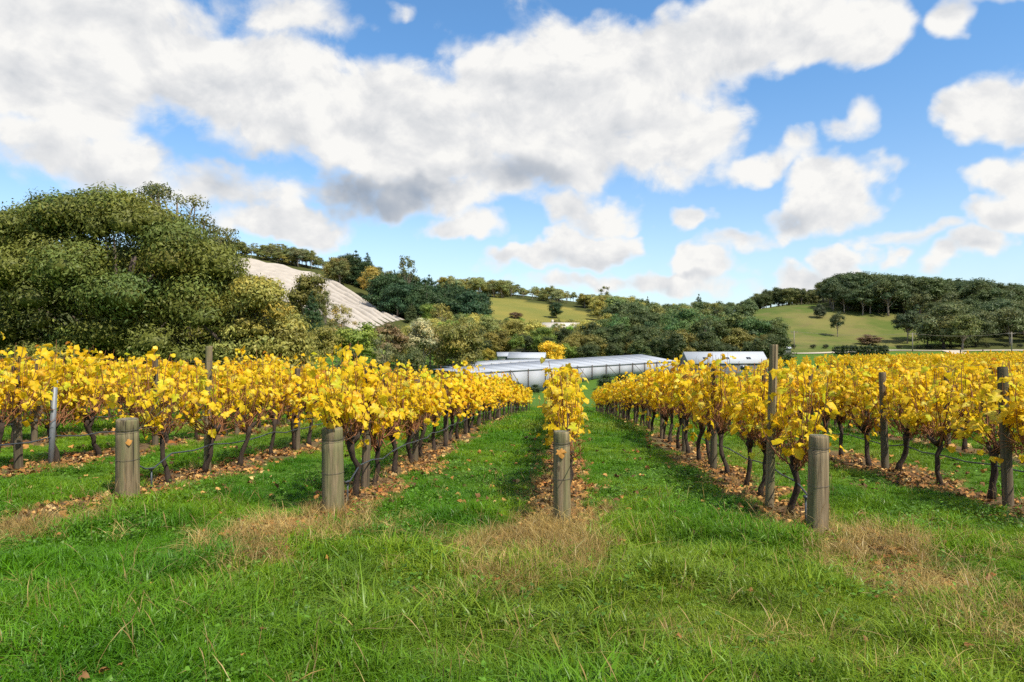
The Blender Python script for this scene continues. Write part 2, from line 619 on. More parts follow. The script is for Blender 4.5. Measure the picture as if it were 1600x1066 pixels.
CTRL = [  # px, py of the ground, depth
    (600, 606, 90), (740, 610, 100), (820, 612, 115), (905, 594, 120), (1055, 584, 140), (1180, 581, 150), (980, 588, 125),
    (1290, 574, 135), (1450, 572, 135), (1600, 570, 130), (1260, 553, 215), (1400, 549, 220), (1600, 549, 220), (1340, 556, 195), (1800, 552, 230),
    (1400, 541, 250), (1560, 541, 240), (1220, 542, 240), (1210, 498, 300), (1250, 476, 335), (1300, 480, 330), (1400, 497, 300), (1430, 520, 275), (1330, 512, 285),
    (1350, 462, 380), (1450, 470, 380), (1550, 478, 380), (1700, 490, 380), (1380, 455, 450), (1550, 472, 460),
    (1230, 478, 345), (1150, 500, 310), (1050, 512, 300), (1100, 548, 205), (960, 549, 190), (1000, 505, 330), (950, 500, 350),
    (740, 465, 380), (900, 493, 345), (820, 500, 320), (780, 490, 330), (700, 458, 410), (900, 474, 420), (800, 462, 420), (1000, 486, 430), (930, 510, 300),
    (860, 530, 240), (800, 567, 170), (900, 560, 175), (780, 545, 210), (700, 560, 160), (640, 575, 130), (640, 500, 275), (690, 505, 280), (600, 478, 300),
    (365, 404, 335), (430, 411, 345), (500, 428, 340), (550, 456, 305), (632, 499, 262), (570, 517, 225), (500, 492, 230), (430, 462, 250), (380, 440, 270),
    (560, 545, 160), (500, 550, 150), (470, 585, 95), (520, 580, 105), (300, 560, 80), (100, 565, 80), (-150, 565, 90), (250, 420, 300), (100, 440, 280), (-100, 450, 270),
    (440, 406, 390), (360, 395, 400), (300, 390, 430), (700, 452, 480), (1100, 505, 420), (1500, 500, 560), (1100, 520, 600), (600, 450, 420), (540, 428, 350),
]
pts = np.array([at(*c) for c in CTRL])
ring = []
for a in np.arange(0, 360, 20):
    for R in (720, 1000):
        ring.append((R * math.sin(math.radians(a)), R * math.cos(math.radians(a)), -6.0))
for x in (-160, -90, 60, 110, 170):
    for y in (-120, -40, 10):
        ring.append((x, y, float(plane_z(np.array(x), np.array(max(y, -40))))))
for x in (-36, -20, -8, 0, 10, 22, 36):
    for y in (0, 20, 40, 56, 66):
        ring.append((x, y, float(plane_z(np.array(float(x)), np.array(float(y))))))
CP = np.concatenate([pts, np.array(ring)])
SC = 100.0


def tps(r2):
    return 0.5 * r2 * np.log(r2 + 1e-12)


_X = CP[:, :2] / SC
_K = tps(((_X[:, None] - _X[None]) ** 2).sum(-1)) + np.eye(len(_X)) * 0.004
_Pm = np.concatenate([np.ones((len(_X), 1)), _X], 1)
_A = np.block([[_K, _Pm], [_Pm.T, np.zeros((3, 3))]])
_w = np.linalg.solve(_A, np.concatenate([CP[:, 2], np.zeros(3)]))


def sstep(a, b, v):
    t = np.clip((v - a) / (b - a), 0, 1)
    return t * t * (3 - 2 * t)


def G(x, y):
    x = np.atleast_1d(np.asarray(x, float))
    y = np.atleast_1d(np.asarray(y, float))
    r = np.hypot(x, y)
    out = np.empty_like(x)
    for i in range(0, len(x), 4000):
        Q = np.stack([x[i:i + 4000], y[i:i + 4000]], 1) / SC
        K = tps(((Q[:, None] - _X[None]) ** 2).sum(-1))
        out[i:i + 4000] = K @ _w[:-3] + _w[-3] + Q @ _w[-2:]
    far = sstep(620, 950, r)
    th = np.arctan2(x, y)
    hills = 150 * np.exp(-((r - 2900) / 700) ** 2) * (0.80 + 0.18 * np.sin(th * 9 + 1.0) + 0.08 * np.sin(th * 23))
    out = out * (1 - far) + far * (-6.0 + hills)
    near = 1 - sstep(56, 80, np.hypot(x * 1.1, np.maximum(y, -30)))
    bump = 0.018 * np.sin(x * 2.1 + 0.7 * np.sin(y * 1.3)) + 0.018 * np.sin(y * 2.7 + x * 0.9) + 0.012 * np.sin(x * 5.3 - y * 4.1)
    return out * (1 - near) + (plane_z(x, y) + bump) * near


def g1(x, y):
    return float(G(x, y)[0])


def vnoise(x, y, f, seed=0):
    """cheap smooth value noise in numpy, 0..1"""
    r = np.random.default_rng(1000 + seed)
    tab = r.random((64, 64))
    X, Y = np.asarray(x) * f, np.asarray(y) * f
    i, j = np.floor(X).astype(int), np.floor(Y).astype(int)
    u, v = X - i, Y - j
    u, v = u * u * (3 - 2 * u), v * v * (3 - 2 * v)
    a = tab[i % 64, j % 64] * (1 - u) + tab[(i + 1) % 64, j % 64] * u
    b = tab[i % 64, (j + 1) % 64] * (1 - u) + tab[(i + 1) % 64, (j + 1) % 64] * u
    return a * (1 - v) + b * v


def strip(x, y):
    """1 on the bare ground under the vine rows, 0 in the grass"""
    k = np.clip(np.round(x / ROW), ROWS[0], ROWS[-1])
    ys = 7.28 - 0.22 * k
    n = vnoise(x, y, 1.6, 1) - 0.5 + 0.6 * (vnoise(x, y, 5.0, 2) - 0.5)
    fr_ = 1 - sstep(-.8, .4, y - ys)
    wd_ = fr_ * (.03 + .10 * (k == 0) + .08 * (k == 1))
    dx = np.abs(x - k * ROW + fr_ * (.22 * (k == 0) - .10 * (k == 1)))
    side = 1 - sstep(0.24 + wd_ * .8, 0.54 + wd_, dx + n * 0.50)
    ahead = sstep(-2.5, -1.3, y - ys + n * 1.4 + .45 * (k == 0) + .55 * (k > 0) + .3 * (k < 0))
    back = 1 - sstep(52, 54, y)
    return side * ahead * back


# polar sheet round the camera: fine near, reaching the horizon
angs = np.concatenate([np.arange(-54, 54, 0.45), np.arange(54, 306, 4.0)])
angs = np.radians(angs) - YAW
rads = np.concatenate([np.linspace(0.0, 2.0, 4)[1:], np.geomspace(2.2, 700, 230), np.geomspace(740, 9000, 36)])
AA, RR = np.meshgrid(angs, rads, indexing='ij')
gx, gy = (RR * np.sin(AA)).ravel(), (RR * np.cos(AA)).ravel()
gz = G(gx, gy)
na, nr = len(angs), len(rads)
i, j = np.meshgrid(np.arange(na), np.arange(nr - 1), indexing='ij')
i2 = (i + 1) % na
quads = np.stack([i * nr + j, i2 * nr + j, i2 * nr + j + 1, i * nr + j + 1], -1).reshape(-1, 4)
centre = len(gx)
gx, gy, gz = np.append(gx, 0), np.append(gy, 0), np.append(gz, g1(0, 0))
ii = np.arange(na)
fan = np.stack([ii * nr, np.full(na, centre), ((ii + 1) % na) * nr], -1)


def inside(px, py, poly):
    r = np.zeros(np.shape(px), bool)
    n = len(poly)
    for a in range(n):
        x1, y1 = poly[a]
        x2, y2 = poly[(a + 1) % n]
        c = ((y1 > py) != (y2 > py)) & (px < (x2 - x1) * (py - y1) / (y2 - y1 + 1e-9) + x1)
        r ^= c
    return r


_px, _py, _D = pix(gx, gy, gz)
ok = _D > 60
pasture = (inside(_px, _py, [(690, 440), (760, 460), (935, 490), (935, 515), (700, 515)]) & ok & (_D > 240)).astype(float)
pasture_r = (ok & (_D > 218) & (_D < 352) & (_px > 1150) & (_px < 1520)).astype(float)
soilm = np.where(np.hypot(gx, gy) < 70, strip(gx, gy), 0)
M_GROUND, q, o = mat_new('ground_cover')
tc = q.new('ShaderNodeTexCoord')
P = tc.outputs['Object']
n1 = q.noise(P, 0.9, 5, .6)
n2 = q.noise(P, 7.0, 5, .65)
n3 = q.noise(P, 0.035, 6, .6)
turf = q.mix(n1, (.045, .10, .010, 1), (.09, .17, .020, 1))
turf = q.mix(q.m('MULTIPLY', q.step(n2, .5, .75), .5), turf, (.11, .12, .03, 1))
mulch = q.mix(n2, (.055, .037, .021, 1), (.17, .112, .052, 1))
mulch = q.mix(q.step(n1, .5, .7), mulch, (.15, .108, .055, 1))
past = q.mix(q.step(n3, .3, .7), (.23, .19, .045, 1), (.15, .155, .035, 1))
past_r = q.mix(q.step(n3, .38, .62), (.075, .11, .020, 1), (.16, .15, .045, 1))
past_r = q.mix(q.m('MULTIPLY', q.step(q.noise(P, .12, 6, .65), .45, .7), .6), past_r, (.15, .12, .05, 1))
scrub = q.mix(n3, (.035, .05, .012, 1), (.085, .085, .025, 1))
c = q.mix(attr(q, 'soil').outputs['Fac'], turf, mulch)
c = q.mix(attr(q, 'distant').outputs['Fac'], c, scrub)
c = q.mix(attr(q, 'pasture').outputs['Fac'], c, past)
c = q.mix(attr(q, 'pasture_r').outputs['Fac'], c, past_r)
b = q.new('ShaderNodeBsdfPrincipled')
q.put(b.inputs['Base Color'], c)
b.inputs['Roughness'].default_value = 0.95
b.inputs['Specular IOR Level'].default_value = 0.1
bp = q.new('ShaderNodeBump')
bp.inputs['Strength'].default_value = 0.6
bp.inputs['Distance'].default_value = 0.05
q.put(bp.inputs['Height'], n2)
q.l.new(bp.outputs[0], b.inputs['Normal'])
q.l.new(b.outputs[0], o.inputs[0])
rr = np.hypot(gx, gy)
me = np_mesh('ground', np.stack([gx, gy, gz], 1), [quads, fan], M_GROUND, smooth=True,
             extra={'soil': soilm, 'distant': sstep(150, 190, rr) * (1 - ((_px > 1230) & ok & (_D < 225))), 'pasture': pasture, 'pasture_r': pasture_r})
tag(link('ground', me), kind='structure')


# ------------------------------------------------------------------ tree prototypes (all 10 m tall, copied and scaled)
def icosa():
    f = (1 + 5 ** .5) / 2
    V = np.array([(-1, f, 0), (1, f, 0), (-1, -f, 0), (1, -f, 0), (0, -1, f), (0, 1, f), (0, -1, -f), (0, 1, -f), (f, 0, -1), (f, 0, 1), (-f, 0, -1), (-f, 0, 1)], float)
    F = np.array([(0, 11, 5), (0, 5, 1), (0, 1, 7), (0, 7, 10), (0, 10, 11), (1, 5, 9), (5, 11, 4), (11, 10, 2), (10, 7, 6), (7, 1, 8),
                  (3, 9, 4), (3, 4, 2), (3, 2, 6), (3, 6, 8), (3, 8, 9), (4, 9, 5), (2, 4, 11), (6, 2, 10), (8, 6, 7), (9, 8, 1)])
    return V / np.linalg.norm(V[0]), F


ICO_V, ICO_F = icosa()
SPRAY = np.array([[0, 0, 0], [.5, .45, .10], [0, 1, 0], [-.5, .45, .10]])


def foliage(puffs, density, ln, wd, rng, name, droop=0.25, hue=0.12, fill=0.15, core=0.0):
    """puffs: (n,6) centre and radii. Sprays sit on the upper shell of each puff, some inside"""
    Ps, Ns, Ts, tints = [], [], [], []
    for cx, cyy, cz, rx, ry, rz in puffs:
        n = max(6, int(density * (rx * ry + rx * rz + ry * rz) / 3 / (ln * wd)))
        d = rng.normal(size=(n, 3))
        d[:, 2] += 0.35
        d /= np.linalg.norm(d, axis=1)[:, None]
        rad = 1 + rng.normal(size=n) * 0.15 - .04
        inn = rng.random(n) < fill
        rad[inn] = rng.random(inn.sum()) * 0.8
        wob = 1 + 0.16 * np.sin(d[:, 0] * 5 + cx) * np.sin(d[:, 1] * 6 + cyy) + 0.10 * np.sin(d[:, 2] * 8 + cz)
        p = np.array([cx, cyy, cz]) + d * np.array([rx, ry, rz]) * (rad * wob)[:, None]
        Ps.append(p)
        Ns.append(d + rng.normal(size=(n, 3)) * 0.42)
        t = rng.normal(size=(n, 3))
        t[:, 2] -= droop * 4
        Ts.append(t)
        base = 1 + rng.normal() * hue
        warm = rng.normal() * hue * 0.6
        v = np.clip(base + rng.normal(size=n) * 0.10, .45, 1.7)
        tints.append(np.stack([v * (1 + warm), v, v * (1 - warm)], 1))
    P, N, T, C = map(np.concatenate, (Ps, Ns, Ts, tints))
    n = len(P)
    S = ln * rng.uniform(.45, 1.5, n)
    tv = SPRAY * np.array([wd / ln, 1, wd / ln])
    V = spread(tv, frame_from(N, T), S, P)
    F = spread_faces([[0, 1, 2, 3]], n, 4)
    C = np.repeat(C, 4, axis=0)
    polys = [F]
    if core > 0:
        m = len(puffs)
        cv = spread(ICO_V, rand_rot(m, rng), np.ones(m), np.zeros((m, 3))).reshape(m, 12, 3)
        cv = cv * (puffs[:, None, 3:6] * core) * rng.uniform(.75, 1.15, (m, 12, 1)) + puffs[:, None, :3]
        polys.append(spread_faces(ICO_F, m, 12) + len(V))
        V = np.concatenate([V, cv.reshape(-1, 3)])
        C = np.concatenate([C, np.full((m * 12, 3), .85)])
    return np_mesh(name, V, polys, M_TREE, tint=C)


def trunk_mesh(name, puffs, base_r, mat, rng, fork=0.28, lean=0.4, limbs=10, h=10.0, single=False):
    mb = MB()
    top = np.array([rng.normal() * lean, rng.normal() * lean, h * (0.92 if single else 0.62)])
    n = 7
    t = np.linspace(0, 1, n)
    axis = np.outer(t, top) + np.stack([0.12 * np.sin(t * 6 + rng.random() * 6), .12 * np.cos(t * 5), np.zeros(n)], 1) * (t * (1 - t) * 4)[:, None] * lean
    axis[0, 2] = -0.6
    mb.tube(axis, base_r * (1 - t * 0.8), 7)
    idx = rng.choice(len(puffs), min(limbs, len(puffs)), replace=False)
    for k in idx:
        c = puffs[k][:3]
        s = np.clip(fork + rng.random() * 0.5, 0, .95)
        a = np.array([np.interp(s, t, axis[:, m]) for m in range(3)])
        if c[2] < a[2] + .2:
            s = max(0.1, (c[2] - .8) / top[2]) if c[2] > 1 else 0.1
            s = min(s, .9)
            a = np.array([np.interp(s, t, axis[:, m]) for m in range(3)])
        mid = (a + c) / 2 + np.array([rng.normal() * .2, rng.normal() * .2, -0.25])
        u = np.linspace(0, 1, 5)[:, None]
        cur = (1 - u) ** 2 * a + 2 * u * (1 - u) * mid + u ** 2 * c
        mb.tube(cur, base_r * 0.45 * (1 - s * .5) * np.linspace(1, .25, 5), 5, cap=False)
    return mb.mesh(name, mat, smooth=True)


def puffs_round(rng, n, cz, a, hh, r0, r1, flat=.75):
    out = []
    while len(out) < n:
        d = rng.normal(size=3)
        d /= np.linalg.norm(d)
        if d[2] < -0.75:
            continue
        s = rng.uniform(.62, .92) if rng.random() < .8 else rng.uniform(.1, .6)
        c = np.array([d[0] * a * s, d[1] * a * s, cz + d[2] * hh * s])
        r = rng.uniform(r0, r1)
        out.append((*c, r, r * rng.uniform(.85, 1.15), r * flat * rng.uniform(.85, 1.1)))
    return np.array(out)


def puffs_airy(rng, n, a):
    out = []
    for k in range(n):
        t = rng.random()
        ang = rng.random() * 2 * pi
        rad = a * (0.25 + 0.75 * math.sqrt(rng.random())) * (1 - .55 * t)
        z = 4.6 + 4.6 * t + rng.normal() * .25
        r = rng.uniform(.65, 1.15) * (1 - .25 * t)
        out.append((rad * math.cos(ang), rad * math.sin(ang), min(z, 9.4), r, r, r * .55))
    out.append((0.1, 0, 9.3, .8, .8, .5))
    return np.array(out)


def puffs_pine(rng, layers, a):
    out = []
    for k in range(layers):
        t = k / (layers - 1)
        z = 1.6 + 7.9 * t
        R = a * (1 - t) ** .75 + .22
        m = max(2, int(9 * (1 - t) + 2))
        a0 = rng.random() * 6
        for i_ in range(m):
            ang = a0 + i_ * 2 * pi / m + rng.normal() * .2
            rad = R * rng.uniform(.5, .85)
            r = (.28 * R + .28) * rng.uniform(.85, 1.2)
            out.append((rad * math.cos(ang), rad * math.sin(ang), z + rng.normal() * .2, r, r, r * .62))
    out.append((0, 0, 9.6, .28, .28, .55))
    return np.array(out)


KINDS = {}


def kind(nm, puffs, bark, base_r, dens, ln, wd, seed, droop=.25, hue=.12, fill=.15, single=False, limbs=12, fork=.28, core=.62):
    rng = np.random.default_rng(seed)
    KINDS.setdefault(nm, []).append((trunk_mesh('trunk', puffs, base_r, bark, rng, fork, .35, limbs, 10.0, single),
                                     foliage(puffs, dens, ln, wd, rng, 'crown', droop, hue, fill, core)))


for s in range(3):
    r = np.random.default_rng(40 + s)
    kind('gum', puffs_round(r, 34, 6.1, 3.3, 3.6, .85, 1.45), M_BARK, .24, 9.0, .36, .19, 50 + s, hue=.16)
for s in range(3):
    r = np.random.default_rng(60 + s)
    kind('airy', puffs_airy(r, 22, 3.4), M_BARK, .15, 9.5, .34, .17, 70 + s, limbs=18, fork=.3, core=.45, hue=.16)
for s in range(2):
    r = np.random.default_rng(80 + s)
    kind('pine', puffs_pine(r, 9, 3.0), M_BARK_DARK, .24, 10.0, .34, .14, 90 + s, droop=.02, single=True)
for s in range(3):
    r = np.random.default_rng(100 + s)
    kind('bush', puffs_round(r, 34, 4.6, 4.4, 4.9, 1.2, 1.9, .8), M_BARK_DARK, .3, 8.0, .40, .22, 110 + s, hue=.16)
r = np.random.default_rng(130)
kind('bare', puffs_airy(r, 14, 2.6), M_BARK_PALE, .14, 0.5, .25, .1, 131, limbs=26, fork=.15)


TREE_GAIN = 2.0


def tree(label, kindname, px, pytop, D, col, width=1.0, group=None, cat='tree', name=None, hmin=2.0, base=None):
    x, y, zt = at(px, pytop, D)
    zb = g1(x, y)
    h = max(hmin, zt - zb)
    tm, cm = random.choice(KINDS[kindname])
    t = thing(name or {'gum': 'gum_tree', 'airy': 'open_crowned_gum', 'pine': 'pine_tree', 'bush': 'leafy_tree', 'bare': 'bare_tree'}[kindname],
              label, cat, (x, y, zb), random.random() * 6.28, group)
    s = h / 10.0
    t.scale = (s * width, s * width, s)
    link('trunk', tm, t)
    c_ = link('crown', cm, t)
    j_ = random.uniform(.85, 1.15) * TREE_GAIN
    c_.color = (col[0] * j_, col[1] * j_, col[2] * j_, 1)
    return h


C_GUM = (.084, .090, .026)
C_GUMY = (.165, .150, .034)
C_DARK = (.034, .045, .013)
C_PINE = (.025, .046, .015)
C_OLIVE = (.108, .098, .022)
C_GREEN = (.082, .112, .018)
C_GOLD = (.30, .20, .030)
C_RUST = (.125, .080, .026)
C_BRIGHT = (.16, .19, .022)

SKY_X = [0, 365, 400, 440, 490, 505, 530, 545, 560, 590, 600, 625, 655, 690, 720, 750, 790, 820, 860, 890, 925, 980, 1030, 1050, 1100, 1140, 1165, 1200, 1220, 1250, 1270, 1285, 1300, 1340, 1365, 1400, 1440, 1500, 1540, 1600, 1700]
SKY_Y = [380, 378, 380, 382, 392, 407, 402, 396, 400, 418, 416, 420, 423, 430, 435, 433, 438, 449, 448, 457, 461, 464, 476, 475, 470, 472, 468, 450, 446, 451, 453, 440, 430, 422, 424, 430, 432, 435, 434, 446, 452]


def skyline(px):
    return float(np.interp(px, SKY_X, SKY_Y))


PLACED = []


SHAPE = {'gum': 'rounded gum', 'airy': 'open gum', 'pine': 'pine', 'bush': 'bushy tree'}


def tone(c):
    if c[0] > c[1] * 1.15:
        return 'rusty'
    l_ = .3 * c[0] + .6 * c[1] + .1 * c[2]
    if c[0] > c[1] * .95 and l_ > .07:
        return 'yellowish'
    return 'blackish' if l_ < .045 else ('dark green' if l_ < .06 else 'olive green')


def wood(n, pxr, Dr, hr, kinds, cols, place, group, width=(0.9, 1.3), keep=None, gap=4.0, cat='tree', limit=9000, ceil=None, least=4.0, gain=1.0):
    """scatter single trees of a wood over the hillside"""
    done = tries = 0
    while done < n and tries < limit:
        tries += 1
        px, D = random.uniform(*pxr), math.sqrt(random.uniform(Dr[0] ** 2, Dr[1] ** 2))
        x, y, _ = at(px, 533, D)
        pyb = None
        if any((x - a) ** 2 + (y - b_) ** 2 < gap * gap for a, b_ in PLACED):
            continue
        zb = g1(x, y)
        pyb = 533 - FPX * (zb - CAM_Z) / D
        if keep and not keep(px, pyb, D):
            continue
        h = random.uniform(*hr)
        pyt = max(pyb - FPX * h / D, skyline(px) + random.uniform(-2, 4))
        if ceil:
            pyt = max(pyt, ceil(px) + random.uniform(0, 8))
        if (pyb - pyt) * D / FPX < least:
            continue
        PLACED.append((x, y))
        k = random.choice(kinds)
        c_ = random.choice(cols)
        c_ = tuple(v_ * gain for v_ in c_)
        f_ = (px - pxr[0]) / (pxr[1] - pxr[0])
        side = 'left' if f_ < .34 else ('middle' if f_ < .67 else 'right')
        dep = 'front' if D < (Dr[0] + Dr[1]) / 2 else 'back'
        tree(f"{tone(c_)} {SHAPE[k]} at the {dep} {side} of {place}", k, px, pyt, D, c_, random.uniform(*width), group, cat)
        done += 1
    print('wood', place, done, n)
    return done


def no_pasture(px, pyb, D):
    if inside(np.array(px), np.array(pyb), [(1180, 470), (1290, 468), (1300, 490), (1420, 498), (1440, 545), (1170, 548)]):
        return False
    if inside(np.array(px), np.array(pyb), [(720, 452), (915, 484), (930, 500), (740, 500)]):
        return False
    return True


# --- the wood on the right-hand hill
wood(88, (1290, 1660), (300, 400), (13, 19), ['gum', 'gum', 'bush'], [C_DARK, C_DARK, (.034, .050, .018), (.045, .058, .02)],
     'the right hilltop wood', 'trees of the wood on the right hilltop', keep=no_pasture, gap=4.5, gain=1.3)
wood(30, (1435, 1660), (236, 300), (11, 16), ['gum', 'bush', 'gum'], [C_DARK, (.040, .055, .02), (.055, .062, .022)],
     'the trees below the right hilltop wood', 'trees at the foot of the right hilltop wood', keep=no_pasture, gap=5, gain=1.3)
wood(16, (1295, 1420), (305, 345), (12, 16), ['bush', 'gum'], [(.032, .052, .02), (.042, .06, .022)],
     'the trees above the right pasture', 'trees along the upper edge of the right pasture', keep=no_pasture, gap=5)
wood(40, (1150, 1292), (346, 392), (9, 15), ['gum', 'gum', 'bush'], [C_DARK, C_GUM],
     'the saddle beside the right pasture', 'trees on the saddle beside the right pasture', gap=3.6)
# --- the wood in the middle
wood(54, (955, 1210), (230, 350), (12, 18), ['gum', 'gum', 'bush', 'airy'], [C_DARK, C_GUM, (.040, .055, .02), (.055, .075, .022)],
     'the wood behind the net houses', 'trees of the wood behind the net houses', keep=no_pasture, gap=5, gain=1.5)
wood(26, (950, 1215), (195, 230), (9, 13), ['gum', 'bush'], [C_DARK, (.04, .07, .02), (.06, .075, .022)],
     'the edge of the middle wood', 'trees along the front of the middle wood', keep=no_pasture, gap=4.5, gain=1.35)
wood(14, (985, 1060), (330, 420), (12, 16), ['gum', 'airy'], [C_GUMY, C_GUM, C_GUMY],
     'the sunlit tops above the middle wood', 'sunlit trees above the middle wood', gap=4, gain=1.5)
wood(44, (880, 1215), (160, 196), (4.5, 8.5), ['bush', 'gum', 'bush'], [C_DARK, (.045, .06, .018), C_GUM, C_OLIVE],
     'the scrub close behind the net houses', 'scrub trees close behind the net houses', gap=3.8)
# --- gums along the central ridge
wood(78, (690, 1000), (392, 440), (13, 21), ['airy', 'gum', 'gum'], [C_GUM, (.10, .11, .045), C_OLIVE],
     'the tree line on the central ridge', 'gum trees along the central ridge', width=(1.1, 1.7), gap=2.8, gain=1.4, least=3.0)
wood(40, (690, 1000), (398, 430), (4, 7), ['bush', 'gum'], [C_GUM, C_OLIVE],
     'the undergrowth on the central ridge', 'low trees along the central ridge', width=(1.3, 1.9), gap=2.6, gain=1.2, least=2.0)
wood(30, (930, 1010), (290, 390), (12, 19), ['gum', 'airy', 'gum'], [C_GUMY, C_GUM, C_OLIVE],
     'the trees right of the yellow pasture', 'gum trees right of the yellow pasture', keep=no_pasture, gap=4.4, gain=1.4)
# --- ridge above the netted slope
wood(36, (330, 520), (348, 385), (10, 15), ['airy', 'gum'], [C_GUM, (.085, .09, .04)],
     'the ridge above the netted slope', 'gum trees on the ridge above the netted slope', width=(1.1, 1.6), gap=2.8, gain=1.3, least=3.0)
wood(24, (340, 520), (347, 372), (3.5, 6), ['bush', 'gum'], [C_GUM, C_OLIVE],
     'the undergrowth above the netted slope', 'low trees on the ridge above the netted slope', width=(1.3, 1.9), gap=2.4, gain=1.2, least=2.0)
# --- dark pines
wood(48, (600, 752), (262, 330), (11, 17), ['pine', 'pine', 'bush'], [C_PINE, (.024, .05, .02), C_PINE],
     'the plantation right of the netted slope', 'pine trees beside the netted slope', keep=no_pasture, gap=4.6)
wood(14, (505, 605), (310, 345), (11, 15), ['gum', 'bush'], [C_OLIVE, C_DARK, C_GUM],
     'the trees topping the netted slope', 'trees at the top right of the netted slope', gap=4.5)
wood(16, (640, 760), (250, 300), (8, 13), ['gum', 'bush', 'pine'], [C_DARK, C_GREEN, C_PINE],
     'the trees below the pine plantation', 'trees below the pine plantation', keep=no_pasture, gap=5, least=3.0, gain=1.2,
     ceil=lambda px: float(np.interp(px, [640, 700, 760], [466, 478, 490])))
# --- mixed trees on the valley floor
wood(54, (690, 965), (200, 300), (7, 12), ['gum', 'bush', 'airy', 'gum'], [C_GUM, C_OLIVE, C_GREEN, C_GUMY, (.05, .07, .02)],
     'the valley below the yellow pasture', 'trees in the valley below the yellow pasture', keep=no_pasture, gap=4.4, gain=1.5, least=3.0,
     ceil=lambda px: float(np.interp(px, [690, 740, 800, 860, 920, 965], [478, 486, 494, 499, 497, 484])))
wood(30, (470, 720), (125, 200), (8, 13), ['gum', 'bush', 'airy'], [C_GUM, C_OLIVE, C_GUMY, C_GREEN],
     'the valley below the netted slope', 'trees in the valley below the netted slope', gap=5,
     ceil=lambda px: float(np.interp(px, [440, 540, 600, 650, 720], [505, 522, 516, 498, 492])), least=3.0, gain=1.35)
wood(24, (650, 960), (160, 200), (5, 8), ['bush', 'gum', 'bush'], [C_OLIVE, C_GREEN, (.12, .10, .02), C_RUST, C_DARK],
     'the low trees around the small house', 'low trees around the small house', gap=4.5,
     keep=lambda px, pyb, D: not (770 < px < 850 and D < 178))

# --- trees one can point at
tree('tall slim gum standing out above the dark pine plantation', 'airy', 637, 398, 292, C_GUM, .62)
tree('golden brown gum below the ridge pines at the top right of the netted slope', 'gum', 578, 414, 300, (.20, .15, .03), 1.0)
tree('dark conifer with two tips on the ridge right of the netted slope', 'pine', 556, 391, 325, C_PINE, 1.1)
tree('dark pointed pine third from the left on the ridge above the golden gum', 'pine', 574, 396, 322, C_PINE, 1.0)
tree('small brown leaved gum left of the golden brown gum on the ridge', 'gum', 530, 402, 318, (.13, .10, .03), 1.1)
tree('spreading gum in front of the white netted slope', 'gum', 482, 424, 185, C_OLIVE, .95)
tree('dark pyramid conifer beside the spreading gum on the netted slope', 'pine', 487, 456, 172, C_PINE, .8)
tree('pale trunked gum right of the dark conifer on the netted slope', 'airy', 508, 452, 180, C_GUM, .8)
tree('ochre leafed gum at the lower edge of the netted slope', 'airy', 535, 474, 150, (.20, .155, .05), .95)
tree('leaning yellow topped gum below the pine plantation', 'airy', 690, 472, 215, C_GUMY, 1.0)
tree('round dark tree alone on the yellow pasture', 'bush', 869, 472, 330, C_PINE, 1.0)
tree('very tall feathery gum right of the yellow pasture', 'airy', 944, 446, 350, C_GUM, .75)
tree('broad bright gum right of the feathery one above the middle wood', 'gum', 985, 461, 330, C_GUMY, 1.15)
tree('small pointed conifer on the skyline of the middle wood', 'pine', 1012, 463, 360, C_DARK, .6)
tree('tall conifer breaking the skyline of the middle wood', 'pine', 1092, 459, 320, (.03, .055, .022), .75)
tree('bright yellow round autumn tree behind the net houses', 'bush', 861, 533, 158, (.46, .31, .018), 1.15, None, 'tree', 'autumn_tree')
tree('yellow green tree in front of the dark middle wood', 'bush', 1044, 525, 188, (.24, .19, .02), .85, None, 'tree', 'autumn_tree')
tree('orange autumn tree beside the pasture house', 'bush', 916, 503, 235, (.26, .14, .03), .8, None, 'tree', 'autumn_tree')
tree('rust brown bushy tree left of the dark middle wood', 'bush', 945, 520, 200, (.13, .075, .028), .85, None, 'tree', 'autumn_tree')
tree('rusty shrub among the valley trees left of the small house', 'bush', 735, 537, 165, C_RUST, 1.0, None, 'tree', 'autumn_tree')
tree('dull gold shrub left of the small white roofed house', 'bush', 763, 543, 160, (.17, .14, .02), 1.0, None, 'tree', 'autumn_tree')
tree('lime green tree beside the house below the pasture', 'bush', 890, 508, 225, (.13, .22, .02), .8, None, 'tree')
tree('domed dark tree at the left foot of the right pasture', 'bush', 1166, 500, 200, (.036, .052, .02), 1.35)
tree('pale trunked slender tree before the middle wood', 'airy', 1104, 496, 185, (.06, .08, .03), .75)
tree('flat topped dark gum with pale limbs before the middle wood', 'airy', 1018, 500, 190, (.035, .06, .022), 1.0)
tree('dark round tree standing alone high on the right pasture', 'bush', 1281, 474, 300, (.034, .042, .02), .95)
tree('small thin tree alone in the middle of the right pasture', 'gum', 1309, 486, 268, (.05, .06, .022), .75)
tree('light green gum in front of the right wood beside the track', 'gum', 1504, 488, 228, (.075, .085, .025), 1.15)
tree('tall dark gum at the right edge of the pasture', 'gum', 1418, 484, 255, (.032, .045, .018), 1.05)
tree('sunlit olive tree beside the big dark tree', 'gum', 500, 505, 88, (.14, .13, .028), .95)
tree('bright green leafy tree right of the olive valley tree', 'gum', 560, 502, 92, (.115, .145, .024), 1.2)
tree('grey green slender gum with a pale trunk in the valley', 'airy', 598, 520, 84, (.115, .115, .05), .8)
tree('reddish topped gum above the left end of the net houses', 'gum', 606, 502, 120, (.12, .085, .04), 1.1)
tree('creamy flowering gum above the left end of the net houses', 'gum', 662, 496, 125, (.22, .20, .10), 1.0)
tree('olive gum beside the creamy flowering gum', 'gum', 712, 506, 135, C_OLIVE, 1.1)
tree('dark low tree under the slender grey green gum', 'bush', 545, 545, 78, C_DARK, .9)
